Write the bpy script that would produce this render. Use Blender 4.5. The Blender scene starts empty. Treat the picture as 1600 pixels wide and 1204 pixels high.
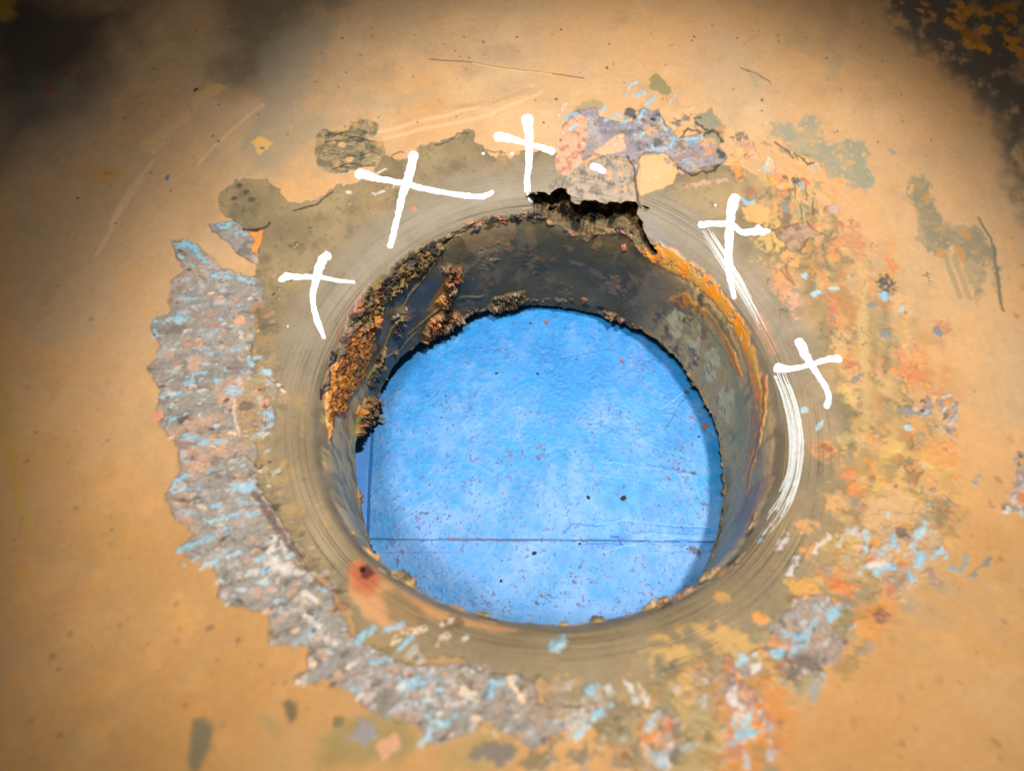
import bpy, math, random
import numpy as np
from mathutils import Vector
from mathutils.bvhtree import BVHTree

S = bpy.context.scene
COL = S.collection
F = np.float32
rng = np.random.default_rng(11)
random.seed(5)

# ------------------------------------------------------------------ camera, world, lamps, exposure
TILT = math.radians(30.8)
LENS = 26.0
CAM = np.array([-0.016, -0.167, 0.2905])
cd = bpy.data.cameras.new('camera'); cam = bpy.data.objects.new('camera', cd); COL.objects.link(cam)
cam.location = CAM; cam.rotation_euler = (TILT, 0, math.radians(0.0))
cd.lens = LENS; cd.sensor_width = 36; cd.clip_start = 0.01; cd.clip_end = 20
cd.dof.use_dof = True; cd.dof.focus_distance = 0.385; cd.dof.aperture_fstop = 6.5
S.camera = cam

w = bpy.data.worlds.new('World'); S.world = w; w.use_nodes = True
w.node_tree.nodes['Background'].inputs[0].default_value = (1.0, 0.98, 0.95, 1)
w.node_tree.nodes['Background'].inputs[1].default_value = 0.045

def spot(name, loc, aim, power, size, blend, radius, color):
    l = bpy.data.lights.new(name, 'SPOT'); o = bpy.data.objects.new(name, l); COL.objects.link(o)
    o.location = loc
    o.rotation_euler = (Vector(aim) - Vector(loc)).to_track_quat('-Z', 'Y').to_euler()
    l.energy = power; l.spot_size = math.radians(size); l.spot_blend = blend
    l.shadow_soft_size = radius; l.color = color
    return o
spot('work_lamp', (0.29, -0.03, 1.57), (0.026, 0.004, 0), 90.0, 18.4, 0.5, 0.036, (1.0, 0.985, 0.95))
spot('added_fill', (-0.36, -0.40, 1.60), (0.0, 0.022, 0), 165.0, 14.2, 1.0, 0.20, (1.0, 0.97, 0.93))      # broad fill light added from the near left to brighten the bore walls

S.view_settings.view_transform = 'Standard'; S.view_settings.look = 'None'
S.view_settings.exposure = 0.52; S.view_settings.gamma = 1
S.view_settings.use_curve_mapping = False
S.render.engine = 'CYCLES'

# ------------------------------------------------------------------ small helpers
def tag(o, label=None, cat=None, group=None, kind=None):
    if label: o['label'] = label
    if cat: o['category'] = cat
    if group: o['group'] = group
    if kind: o['kind'] = kind
    return o

def lin(c):
    c = np.array(c, float) / 255
    return np.where(c <= .04045, c / 12.92, ((c + .055) / 1.055) ** 2.4)
ILL = 1.5
def K(r, g, b, k=1.0):
    """surface colour of something that reads (r, g, b) under the lamp"""
    return np.clip(lin((r, g, b)) / (ILL * k), 0.003, 0.85).astype(F)

def up(a, shape):
    """smooth (cosine) resampling of a coarse random lattice to a full field"""
    h, w_ = shape
    y = np.linspace(0, a.shape[0] - 1.001, h); x = np.linspace(0, a.shape[1] - 1.001, w_)
    yi = y.astype(int); xi = x.astype(int)
    fy = (y - yi); fx = (x - xi)
    fy = (fy * fy * (3 - 2 * fy)).astype(F)[:, None]; fx = (fx * fx * (3 - 2 * fx)).astype(F)[None]
    r0 = a[yi]; r1 = a[yi + 1]
    rr = r0 * (1 - fy) + r1 * fy
    return rr[:, xi] * (1 - fx) + rr[:, xi + 1] * fx

def fbm(shape, cell, px, octv=3, ratio=(1, 1), gain=.55):
    """value noise, about -1..1; cell and px in metres; ratio stretches (y, x)"""
    out = np.zeros(shape, F); amp = 1; tot = 0
    for k in range(octv):
        c = cell / 2 ** k
        ny = max(2, int(shape[0] * px / (c * ratio[0])) + 2); nx = max(2, int(shape[1] * px / (c * ratio[1])) + 2)
        out += amp * up(rng.random((ny, nx)).astype(F) * 2 - 1, shape)
        tot += amp; amp *= gain
    return out / tot * 1.6

def sm(a, b, x):
    t = np.clip((x - a) / (b - a), 0, 1)
    return t * t * (3 - 2 * t)

# ------------------------------------------------------------------ the undisplaced casing: profile of revolution on a curved shell
PROF = np.array([(.0990, -.092), (.0992, -.075), (.0995, -.05), (.1000, -.03), (.1010, -.018), (.1030, -.0095),
                 (.1065, -.0040), (.1120, -.0010), (.1200, .0008), (.140, .0022), (.18, .003), (.3, .004), (.9, .004)])
seg = np.r_[0, np.cumsum(np.hypot(*np.diff(PROF, axis=0).T))]
PD = np.linspace(0, seg[-1], 6000)
PR = np.interp(PD, seg, PROF[:, 0]); PZ = np.interp(PD, seg, PROF[:, 1])
kern = np.ones(41) / 41
def smooth(a):
    p = np.pad(a, 20, mode='reflect', reflect_type='odd'); return np.convolve(p, kern, 'valid')
PR = smooth(PR); PZ = smooth(PZ)
S_LIP = float(np.interp(.1065, PR, PD))          # where the wall turns into the lip
S_FACE = float(np.interp(.128, PR, PD))
S_MAX = float(PD[-1])

def shell(x, y):
    ay = np.abs(y); c = .16
    hy = np.where(ay < c, 1.0 * ay ** 2, 1.0 * c * c + 2 * 1.0 * c * (ay - c) * .8)
    hy = hy * np.where(y < 0, 1.45, 1.0)
    near = np.clip(-y / (np.hypot(x, y) + 1e-9), 0, 1) ** 2
    return hy + .12 * x ** 2 + .006 * near * np.exp(-((np.hypot(x, y) - .108) / .045) ** 2)

def P0(th, s):
    r = np.interp(s, PD, PR); z = np.interp(s, PD, PZ)
    x = r * np.cos(th); y = r * np.sin(th)
    wgt = sm(0.0, S_LIP, s)
    return np.stack([x, y, z + shell(x, y) * wgt], -1)

# picture point -> place on the casing
_nt, _ns = 240, 260
_th = np.linspace(-math.pi, math.pi, _nt + 1)
_s = np.r_[np.linspace(0, S_FACE, 110), np.linspace(S_FACE, S_MAX, _ns - 109)[1:]]
_P = P0(_th[None, :], _s[:, None])
_v = _P.reshape(-1, 3)
_f = [(j * (_nt + 1) + i, j * (_nt + 1) + i + 1, (j + 1) * (_nt + 1) + i + 1, (j + 1) * (_nt + 1) + i)
      for j in range(len(_s) - 1) for i in range(_nt)]
BVH = BVHTree.FromPolygons([tuple(p) for p in _v], _f)
FPX = LENS / 36 * 1600
def ray(u, v):
    d = np.array([(u - 800) / FPX, -(v - 602) / FPX, -1.0])
    c, s = math.cos(TILT), math.sin(TILT)
    d = np.array([d[0], c * d[1] - s * d[2], s * d[1] + c * d[2]])
    return d / np.linalg.norm(d)
def at(u, v):
    h = BVH.ray_cast(Vector(CAM), Vector(ray(u, v)), 5)
    return np.array(h[0]) if h[0] is not None else CAM + ray(u, v) * .6
def wall_at(u, v, r=.0992):
    """the far crossing of the sight line with the bore: angle and height"""
    d = ray(u, v); a = d[0] ** 2 + d[1] ** 2; b = CAM[0] * d[0] + CAM[1] * d[1]; c = CAM[0] ** 2 + CAM[1] ** 2 - r * r
    disc = b * b - a * c
    if disc < 0: disc = 0
    t = (-b + math.sqrt(disc)) / a
    p = CAM + d * t
    return math.atan2(p[1], p[0]), p[2]
def wrap(t):                                         # angle with its seam on the near side of the bore
    return (t + math.pi / 2) % (2 * math.pi) - math.pi / 2

# ------------------------------------------------------------------ surface canvases, laid out on the casing itself (metres)
class Canvas:
    def __init__(self, x0, x1, y0, y1, px):
        self.x0, self.y0, self.px = x0, y0, px
        self.w = int((x1 - x0) / px) + 1; self.h = int((y1 - y0) / px) + 1
        sh = (self.h, self.w); self.sh = sh
        self.col = np.zeros(sh + (3,), F); self.ht = np.zeros(sh, F); self.rg = np.full(sh, .6, F); self.tag = np.zeros(sh, np.int16)
        self.n = {c: fbm(sh, c / 1000, px, o) for c, o in ((60, 4), (22, 4), (8, 4), (3, 3), (1.5, 2))}
        self.n2 = {c: fbm(sh, c / 1000, px, o) for c, o in ((60, 4), (22, 3), (8, 4), (3, 3), (1.5, 2))}
    def grid(self, a, b, c, d):
        i0 = max(0, int((a - self.x0) / self.px)); i1 = min(self.w, int((c - self.x0) / self.px) + 2)
        j0 = max(0, int((b - self.y0) / self.px)); j1 = min(self.h, int((d - self.y0) / self.px) + 2)
        if i1 <= i0 or j1 <= j0: return None
        X = (self.x0 + np.arange(i0, i1) * self.px).astype(F)[None]; Y = (self.y0 + np.arange(j0, j1) * self.px).astype(F)[:, None]
        return (slice(j0, j1), slice(i0, i1)), X, Y
    def put(self, sl, m, col=None, h=None, rg=None, tg=None, hset=None):
        if col is not None:
            col = np.asarray(col, F)
            self.col[sl] += (col - self.col[sl]) * m[..., None]
        if h is not None: self.ht[sl] += m * h
        if hset is not None: self.ht[sl] += (hset - self.ht[sl]) * m
        if rg is not None: self.rg[sl] += (rg - self.rg[sl]) * m
        if tg is not None: self.tag[sl] = np.where(m > .5, tg, self.tag[sl])
    def sdf(self, pts, pad, warp):
        """signed distance (inside > 0) of a polygon with a ragged edge; warp = ((cell, amp), ...)"""
        p = np.asarray(pts, float); pad = pad + sum(a for _, a in warp) * 1.5
        g = self.grid(p[:, 0].min() - pad, p[:, 1].min() - pad, p[:, 0].max() + pad, p[:, 1].max() + pad)
        if g is None: return None
        sl, X, Y = g
        X = np.broadcast_to(X, self.n[3][sl].shape); Y = np.broadcast_to(Y, X.shape)
        if warp:
            X = X + sum(a * self.n[c][sl] for c, a in warp); Y = Y + sum(a * self.n2[c][sl] for c, a in warp)
        d2 = np.full(X.shape, 1e9, F); ins = np.zeros(X.shape, bool)
        q = np.roll(p, -1, 0)
        for (ax, ay), (bx, by) in zip(p, q):
            ex, ey = bx - ax, by - ay; L = ex * ex + ey * ey + 1e-14
            t = np.clip(((X - ax) * ex + (Y - ay) * ey) / L, 0, 1)
            d2 = np.minimum(d2, (X - ax - t * ex) ** 2 + (Y - ay - t * ey) ** 2)
            if ay != by:
                c = ((ay > Y) != (by > Y)) & (X < ex * (Y - ay) / ey + ax)
                ins ^= c
        d = np.sqrt(d2)
        return sl, np.where(ins, d, -d)
    def poly(self, pts, col, soft=.0004, warp=((8, .001), (3, .0007), (1.5, .0004)), h=None, rg=None, tg=None, mix=1.0, mod=None, edge=None, hset=None):
        r = self.sdf(pts, soft + .001, warp)
        if r is None: return
        sl, d = r
        m = sm(-soft, soft, d) * mix
        if mod is not None: m = m * mod(self, sl)
        self.put(sl, m, col if not callable(col) else col(self, sl), h, rg, tg, hset)
        if edge is not None:                             # thin raised or sunk border
            ec, ew, ek, eh = edge
            em = np.exp(-(d / ew) ** 2) * ek
            self.put(sl, em, ec, eh)
    def stamp(self, x, y, a, b, rot, col, h=0.0, soft=.35, mix=1.0, rg=None, rag=.35):
        R = max(a, b) * 1.6
        g = self.grid(x - R, y - R, x + R, y + R)
        if g is None: return
        sl, X, Y = g
        dx, dy = X - x, Y - y; c, s = math.cos(rot), math.sin(rot)
        d = np.sqrt(((dx * c + dy * s) / a) ** 2 + ((-dx * s + dy * c) / b) ** 2) + self.n[1.5][sl] * rag * .6 + self.n2[3][sl] * rag
        m = sm(1 + soft, 1 - soft, d) * mix
        self.put(sl, m, col, h if h else None, rg)
    def line(self, pts, wd, col, h=0.0, mix=1.0, warp=((8, .0008), (3, .0003)), soft=.5, mod=None):
        p = np.asarray(pts, float); pad = wd * 3 + .003
        g = self.grid(p[:, 0].min() - pad, p[:, 1].min() - pad, p[:, 0].max() + pad, p[:, 1].max() + pad)
        if g is None: return
        sl, X, Y = g
        X = X + sum(a * self.n[c][sl] for c, a in warp); Y = Y + sum(a * self.n2[c][sl] for c, a in warp)
        d2 = np.full(X.shape, 1e9, F)
        for (ax, ay), (bx, by) in zip(p[:-1], p[1:]):
            ex, ey = bx - ax, by - ay; L = ex * ex + ey * ey + 1e-14
            t = np.clip(((X - ax) * ex + (Y - ay) * ey) / L, 0, 1)
            d2 = np.minimum(d2, (X - ax - t * ex) ** 2 + (Y - ay - t * ey) ** 2)
        m = sm(wd * (1 + soft), wd * (1 - soft), np.sqrt(d2)) * mix
        if mod is not None: m = m * mod(self, sl)
        self.put(sl, m, col, h if h else None)
    def sample(self, x, y):
        fx = np.clip((x - self.x0) / self.px, 0, self.w - 1.001); fy = np.clip((y - self.y0) / self.px, 0, self.h - 1.001)
        i = fx.astype(int); j = fy.astype(int); u = (fx - i).astype(F); v = (fy - j).astype(F)
        def bi(a):
            if a.ndim == 3: uu, vv = u[..., None], v[..., None]
            else: uu, vv = u, v
            return (a[j, i] * (1 - uu) + a[j, i + 1] * uu) * (1 - vv) + (a[j + 1, i] * (1 - uu) + a[j + 1, i + 1] * uu) * vv
        return bi(self.col), bi(self.ht), bi(self.rg), self.tag[j, i]

FC = Canvas(-.345, .33, -.19, .28, .0003)               # face of the shell, seen from straight above
SW = S_LIP + .014
WC = Canvas(-math.pi / 2 * .1, 3 * math.pi / 2 * .1, -.001, SW, .0003)   # bore wall, unrolled: angle x 0.1 m, depth
def wrapx(th): return (((th + math.pi / 2) % (2 * math.pi)) - math.pi / 2) * .1
def fpts(px): return [tuple(at(u, v)[:2]) for u, v in px]
_sd = np.linspace(0, SW + .01, 500)
def wpt(u, v):
    p = at(u, v); th = math.atan2(p[1], p[0])
    q = P0(th, _sd); k = int(np.argmin(((q - p) ** 2).sum(-1)))
    return (float(wrapx(th)), float(_sd[k]))
def wpts(px): return [wpt(u, v) for u, v in px]
def face(px, *a, **k): FC.poly(fpts(px), *a, **k)
def wall(px, *a, **k): WC.poly(wpts(px), *a, **k)
def both(px, *a, **k): face(px, *a, **k); wall(px, *a, **k)
def inside(p, poly):
    c = False; n = len(poly)
    for i in range(n):
        (ax, ay), (bx, by) = poly[i], poly[(i + 1) % n]
        if (ay > p[1]) != (by > p[1]) and p[0] < (bx - ax) * (p[1] - ay) / (by - ay) + ax: c = not c
    return c
def pick(poly, n):
    xs = [p[0] for p in poly]; ys = [p[1] for p in poly]; out = []
    for _ in range(n * 30):
        q = (random.uniform(min(xs), max(xs)), random.uniform(min(ys), max(ys)))
        if inside(q, poly): out.append(q)
        if len(out) == n: break
    return out
def scatter(poly, n, lo, hi, cols, asp=1.6, rot=0, rj=.5, h=.0002, wallc=False, mix=(.7, 1), rag=.35, soft=.35):
    """little flecks, sizes in metres"""
    for u, v in pick(poly, n):
        a = lo * (hi / lo) ** random.random() ** 1.4
        x, y = wpt(u, v) if wallc else at(u, v)[:2]
        (WC if wallc else FC).stamp(x, y, a * asp ** .5, a / asp ** .5, rot + random.uniform(-rj, rj), random.choice(cols),
                                    h * random.uniform(.5, 1.3), soft, random.uniform(*mix), None, rag)
def blob(u, v, a, b, rot, col, h=.0002, mix=1, rag=.35, wallc=False, soft=.3, rg=None):
    """one spot; half axes in picture-scale units of 0.28 mm"""
    x, y = wpt(u, v) if wallc else at(u, v)[:2]
    (WC if wallc else FC).stamp(x, y, a * .00028, b * .00028, math.radians(rot), col, h, soft, mix, rg, rag)
def lipup(th): return .0042 * np.clip(np.sin(th), 0, 1) ** 2
def lerp(a, b, t): return a + (b - a) * np.clip(t, 0, 1)[..., None]

# colours, each as it reads under the lamp
OCHRE = K(220, 167, 108); TAN = K(207, 167, 121); AMBER = K(196, 143, 80); PALE = K(230, 188, 132)
OLIVE = K(136, 116, 79); OLIVE_D = K(94, 82, 56); OLIVE_L = K(166, 142, 98); MOSS = K(146, 138, 108); SLATE = K(112, 116, 108)
GREY = K(153, 136, 113); LAV = K(154, 145, 134); LAV_D = K(114, 102, 86); PEACH = K(222, 165, 126); RUST = K(206, 128, 90)
ORANGE = K(232, 150, 66); DEEP = K(196, 116, 44); BLUE = K(150, 196, 214); SKY = K(176, 204, 210); WHITE = K(222, 210, 198); CREAM = K(236, 205, 172)
DARK = K(58, 50, 42); BLACK = K(28, 24, 20); STEEL = K(140, 138, 130)
n, n2 = FC.n, FC.n2

# ---- ground coat of the shell: ochre, in broad soft washes
Xf = (FC.x0 + np.arange(FC.w) * FC.px).astype(F)[None]; Yf = (FC.y0 + np.arange(FC.h) * FC.px).astype(F)[:, None]
Xf = np.broadcast_to(Xf, FC.sh); Yf = np.broadcast_to(Yf, FC.sh)
Rf = np.hypot(Xf, Yf)
b = lerp(OCHRE[None, None], TAN[None, None], .5 + 1.1 * n[60] + .5 * sm(.02, .2, Yf) * sm(.05, -.2, Xf))
b = lerp(b, AMBER[None, None], sm(.02, -.14, Yf) * .75 + .35 * n2[60])
b = lerp(b, PALE[None, None], sm(.15, .8, n2[22]) * .35 * sm(.05, .17, Yf))
b = lerp(b, K(176, 146, 108)[None, None], sm(.35, 1.0, n[22]) * .35)
b = lerp(b, K(190, 142, 78)[None, None], sm(.2, .9, n2[22] - n[60]) * .3 * sm(.1, -.05, Yf))
# swept marks that run round the opening
ang = np.arctan2(Yf, Xf)
sw = up(rng.random((420, 26)).astype(F) * 2 - 1, (1400, 800))
ri = np.clip((Rf + .004 * n[60]) / .36 * 1399, 0, 1399).astype(int); ai = ((ang + math.pi) / (2 * math.pi) * 799).astype(int)
swp = sw[ri, ai]
b *= (1 + .022 * swp * sm(.12, .17, Rf))[..., None]
b = lerp(b, K(182, 150, 108)[None, None], sm(.1, .9, n2[8] * .7 + n[22] * .5 + .25 * n[3]) * .28)
b = lerp(b, K(232, 172, 96)[None, None], sm(.2, .9, n[8] * .7 - n2[22] * .6) * .28)
b *= (1 + .022 * n[3] + .018 * n[1.5])[..., None]
FC.col[:] = b
FC.ht[:] = .00016 * n[22] + .00005 * n[8] + .000012 * n[1.5]
FC.rg[:] = .52 + .08 * n[8]
del b, sw

# ---- stains, and painted corner shade, towards the edge of the frame
face([(-20, -20), (230, -20), (190, 40), (150, 110), (110, 150), (60, 190), (-20, 250)], K(58, 50, 40), soft=.02, warp=((60, .01), (22, .006), (8, .003)), mix=.88)  # dark grime, deepened to paint in the corner's shade
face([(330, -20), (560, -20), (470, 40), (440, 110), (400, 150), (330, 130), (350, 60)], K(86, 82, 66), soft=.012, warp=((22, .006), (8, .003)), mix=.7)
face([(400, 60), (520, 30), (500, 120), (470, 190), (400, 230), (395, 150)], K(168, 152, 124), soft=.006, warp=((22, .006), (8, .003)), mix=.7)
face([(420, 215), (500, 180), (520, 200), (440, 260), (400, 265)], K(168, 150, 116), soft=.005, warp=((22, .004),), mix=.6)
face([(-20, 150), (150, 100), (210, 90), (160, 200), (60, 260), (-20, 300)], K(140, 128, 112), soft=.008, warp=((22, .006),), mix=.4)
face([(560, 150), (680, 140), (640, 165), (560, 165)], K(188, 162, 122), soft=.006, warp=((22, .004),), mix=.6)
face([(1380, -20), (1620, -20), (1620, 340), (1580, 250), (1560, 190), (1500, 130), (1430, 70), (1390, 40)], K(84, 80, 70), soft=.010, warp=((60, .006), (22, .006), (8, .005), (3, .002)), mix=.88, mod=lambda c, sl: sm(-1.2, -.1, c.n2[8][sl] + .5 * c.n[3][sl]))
scatter([(1420, 0), (1600, 0), (1600, 100), (1520, 80), (1440, 30)], 16, .0020, .0050, [K(232, 150, 40), K(220, 135, 30)], 1.4, -.5, .7, .0002, rag=.7)
for u, v, a, c in ((1440, 18, 9, 0), (1487, 38, 15, 0), (1508, 15, 22, 0), (1537, 20, 10, 0), (1538, 45, 14, 0), (1512, 70, 14, 0), (1542, 78, 10, 0), (1575, 60, 18, 0), (1590, 78, 16, 0)):
    blob(u, v, a, a * .6, -30, K(238, 158, 44), rag=.6)
face([(-20, -20), (14, -20), (26, 8), (16, 26), (8, 32), (-20, 34)], K(215, 165, 40), soft=.001)
# thin crazed veins, paler washes, top right
for pts in ([(1180, 35), (1260, 55), (1330, 90), (1380, 115), (1450, 155)], [(1060, 5), (1120, 15), (1160, 40)], [(1460, 160), (1490, 200), (1560, 225)], [(900, 5), (990, 25), (1050, 40)]):
    FC.line(fpts(pts), .006, K(214, 168, 108), .00006, .55, ((22, .006), (8, .004), (3, .002)), .8, lambda c, sl: sm(-.1, .5, c.n[3][sl]))
face([(215, 225), (280, 185), (295, 165), (300, 185), (262, 215), (245, 238)], K(226, 180, 120), soft=.0012, warp=((8, .002), (3, .001)), h=.00012, mix=.75)
face([(300, 150), (330, 128), (350, 140), (318, 160), (305, 172)], K(230, 178, 116), soft=.0012, warp=((8, .002), (3, .001)), h=.00012, mix=.75)
face([(215, 70), (320, 35), (310, 50), (230, 80)], K(196, 150, 90), soft=.003, mix=.5)
face([(145, 265), (180, 258), (195, 275), (170, 290), (148, 285)], K(214, 162, 92), soft=.002, mix=.8)
blob(168, 272, 8, 5, 20, RUST, mix=.7); blob(78, 142, 14, 8, 10, K(150, 80, 50), mix=.9); blob(102, 118, 6, 6, 0, K(130, 80, 60), .0004); blob(48, 127, 5, 5, 0, K(90, 80, 40), .0004)
face([(395, 222), (405, 212), (425, 225), (415, 235), (405, 240)], K(240, 185, 100), soft=.0008, h=.0001)
blob(410, 232, 5, 3, 0, SLATE); blob(306, 140, 6, 4, 45, DARK, .0003); blob(262, 278, 4, 6, 0, SLATE)
face([(0, 690), (20, 700), (55, 830), (45, 840), (20, 760)], K(206, 158, 66), soft=.0012, warp=((8, .001),), mix=.6)
face([(0, 590), (18, 620), (28, 700), (0, 690)], K(206, 158, 66), soft=.002, mix=.5)
for a, c_, d in (((170, 350), (205, 290), (235, 255)), ((150, 400), (180, 340), (220, 280)), ((310, 258), (360, 205), (410, 165)), ((585, 205), (700, 180), (830, 135)), ((600, 215), (740, 185), (845, 145))):
    FC.line(fpts([a, c_, d]), .0009, K(236, 196, 148), .00005, .5, ((22, .001),), .8)
FC.line(fpts([(720, 165), (770, 158), (825, 138)]), .0014, K(178, 140, 96), -.00005, .5, ((22, .001),), .9)
FC.line(fpts([(672, 92), (740, 98), (810, 108), (912, 122)]), .00035, K(120, 84, 40), -.0002, .9, ((22, .0006),), .5)
FC.line(fpts([(740, 99), (815, 110), (860, 116)]), .0005, K(240, 205, 140), .0001, .6, ((22, .0006),), .5)
FC.line(fpts([(1158, 106), (1180, 113), (1205, 128)]), .0005, K(120, 100, 60), -.0002, .8, ((8, .001),), .5)
face([(1165, 110), (1180, 115), (1185, 140), (1178, 138)], K(178, 160, 118), soft=.001, mix=.7)
# dark pin specks
ALL = [(0, 0), (1600, 0), (1600, 1204), (0, 1204)]
scatter([(60, 50), (1350, 30), (1500, 300), (1150, 240), (700, 190), (350, 250), (100, 420)], 260, .0002, .0007, [DARK, K(90, 70, 50)], 1.3, 0, 3, .00015, mix=(.5, .95))
scatter([(0, 430), (230, 350), (260, 900), (600, 1200), (0, 1200)], 110, .0002, .0012, [K(150, 110, 66), K(120, 95, 62)], 1.3, 0, 3, .00008, mix=(.25, .6))
scatter([(1480, 420), (1600, 300), (1600, 1200), (1250, 1200), (1450, 900)], 80, .0003, .0016, [K(150, 110, 66), K(120, 95, 62)], 1.3, 0, 3, .00008, mix=(.2, .5))
scatter([(0, 430), (230, 350), (260, 900), (600, 1200), (0, 1200)], 26, .002, .005, [K(226, 160, 82), K(198, 148, 90)], 1.4, 0, 3, .00005, mix=(.2, .45), soft=.7)
# lower left marks
face([(298, 1140), (300, 1125), (320, 1120), (335, 1135), (333, 1165), (320, 1185), (312, 1204), (298, 1204)], K(122, 112, 84), soft=.0012, warp=((8, .001),), mix=.9)
face([(443, 1100), (452, 1094), (462, 1100), (460, 1125), (452, 1130)], K(110, 98, 72), soft=.001, warp=((8, .0008),), mix=.9)
face([(408, 1115), (425, 1125), (437, 1140), (430, 1160), (415, 1140)], K(160, 142, 92), soft=.002, warp=((8, .001),), mix=.6)
blob(330, 980, 6, 4, 30, K(140, 108, 80), .0001, .7); blob(372, 1000, 4, 4, 0, K(140, 108, 80), .0001, .8)

# ---- bare olive metal round the lip: coating lost, a shade lower than the coat
OL = [(345, 300), (370, 285), (395, 275), (420, 280), (440, 310), (455, 325), (500, 318), (520, 300), (545, 285), (580, 270), (590, 245), (615, 240), (640, 245),
      (680, 225), (700, 220), (712, 207), (725, 205), (745, 225), (760, 235), (800, 240), (850, 235), (900, 260), (1000, 290), (1060, 262), (1100, 250), (1160, 262),
      (1210, 290), (1270, 330), (1330, 400), (1375, 470), (1405, 560), (1425, 660), (1430, 770), (1400, 880), (1350, 960), (1290, 1020), (1190, 1060), (1130, 1100),
      (1100, 1204), (1010, 1204), (940, 1150), (860, 1120), (840, 1060), (700, 1040), (620, 1030), (560, 1000), (530, 940), (480, 900), (450, 850), (412, 780), (395, 700),
      (390, 600), (395, 520), (395, 450), (405, 410), (372, 350), (345, 320)]
def olive(c, sl):
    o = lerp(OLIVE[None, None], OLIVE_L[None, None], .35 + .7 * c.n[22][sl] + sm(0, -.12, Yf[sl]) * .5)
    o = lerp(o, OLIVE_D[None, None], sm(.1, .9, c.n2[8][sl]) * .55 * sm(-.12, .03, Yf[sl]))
    o = lerp(o, K(176, 138, 84)[None, None], sm(.25, .9, c.n2[22][sl]) * .5)
    return lerp(o, DARK[None, None], sm(.72, 1.0, c.n[1.5][sl]) * .4)
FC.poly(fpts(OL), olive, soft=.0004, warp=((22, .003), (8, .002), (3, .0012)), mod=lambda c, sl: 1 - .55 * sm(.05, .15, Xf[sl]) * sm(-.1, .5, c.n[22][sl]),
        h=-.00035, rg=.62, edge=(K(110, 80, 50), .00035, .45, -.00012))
# worn lip, greyer and turned on a lathe
lipm = sm(.136, .122, Rf + .0022 * n[22] + .0012 * n[8]) * (.55 + .35 * sm(-.03, .03, Yf) )
FC.put((slice(None), slice(None)), lipm * .85, lerp(GREY[None, None], K(146, 130, 104)[None, None], .5 + .8 * n[8]), rg=.5)
# cooler, ridged dark patches left in the coat
def ridged(c, sl): return lerp(K(120, 110, 72)[None, None], K(74, 66, 44)[None, None], sm(.1, .6, c.n2[3][sl]) * .8)
face([(494, 215), (505, 205), (540, 206), (548, 190), (562, 182), (575, 188), (592, 195), (590, 210), (570, 222), (600, 222), (605, 240), (592, 262), (560, 262), (520, 275), (500, 268), (492, 240)],
     ridged, soft=.0004, warp=((8, .0012), (3, .0008)), h=.0003, mod=lambda c, sl: np.clip(.75 + .6 * c.n[3][sl], 0, 1))
for k in range(22):
    u, v = random.uniform(498, 580), random.uniform(208, 265)
    FC.line(fpts([(u - 12, v + 2), (u, v - 2 + random.uniform(-2, 2)), (u + 14, v + 1)]), .0004, random.choice([K(150, 136, 92), K(60, 52, 36)]), .00035, .8, ((3, .0006),))
blob(535, 227, 8, 5, 0, OCHRE); blob(556, 196, 6, 5, 0, K(190, 150, 80)); blob(546, 250, 7, 4, 20, OCHRE)
face([(1205, 192), (1225, 195), (1238, 186), (1240, 200), (1262, 182), (1280, 180), (1288, 196), (1280, 205), (1292, 205), (1292, 225), (1305, 222), (1320, 217), (1345, 218), (1356, 232), (1350, 255), (1362, 272), (1366, 292),
      (1350, 304), (1335, 296), (1318, 280), (1300, 278), (1285, 255), (1262, 250), (1240, 238), (1225, 218), (1208, 212)], lambda c, sl: lerp(K(160, 152, 120)[None, None], K(190, 160, 118)[None, None], sm(-.2, 1.1, c.n[8][sl] + .5 * c.n2[3][sl])), soft=.0009, warp=((8, .0018), (3, .0012), (1.5, .0006)), h=-.0001, mod=lambda c, sl: sm(-1.1, -.3, c.n2[3][sl] + .4 * c.n[1.5][sl]))
blob(1250, 203, 9, 5, 0, OCHRE, -.0001); blob(1330, 253, 9, 3, -25, OCHRE, -.0001)
for u, v in ((1395, 238), (1350, 262), (1360, 275), (1355, 290)): blob(u, v, 7, 5, 0, K(162, 152, 122), -.0001, .8, rag=.7)
face([(1418, 300), (1425, 280), (1438, 272), (1452, 285), (1460, 310), (1470, 345), (1500, 350), (1530, 352), (1545, 370), (1556, 400), (1560, 440), (1570, 488), (1556, 450), (1545, 400), (1535, 460), (1525, 470), (1515, 420),
      (1490, 380), (1470, 400), (1450, 395), (1436, 370), (1435, 330)], lambda c, sl: lerp(K(140, 130, 98)[None, None], K(176, 150, 106)[None, None], sm(-.2, 1.1, c.n[8][sl] + .5 * c.n2[3][sl])), soft=.0014, warp=((8, .002), (3, .0012), (1.5, .0006)), h=-.0001, mix=.92, mod=lambda c, sl: sm(-1.1, -.3, c.n2[3][sl] + .4 * c.n[1.5][sl]))
for u, v, a, b_ in ((1448, 310, 6, 12), (1510, 365, 10, 12), (1470, 395, 8, 10), (1500, 395, 8, 16), (1468, 358, 7, 4)): blob(u, v, a, b_, 0, AMBER, 0, .9)
FC.line(fpts([(1530, 340), (1552, 375), (1558, 430), (1568, 486)]), .0007, K(110, 104, 80), -.0002, .8)
for u in (1478, 1492): FC.line(fpts([(u, 400), (u + 12, 430), (u + 22, 465)]), .0014, K(150, 136, 98), 0, .6)
face([(1012, 125), (1022, 113), (1040, 128), (1048, 142), (1035, 150), (1018, 142)], K(150, 134, 86), soft=.0005, h=.0001)
face([(1085, 185), (1110, 172), (1125, 185), (1135, 200), (1130, 225), (1110, 235), (1090, 215)], K(146, 138, 106), soft=.0006, h=.0002)
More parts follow.
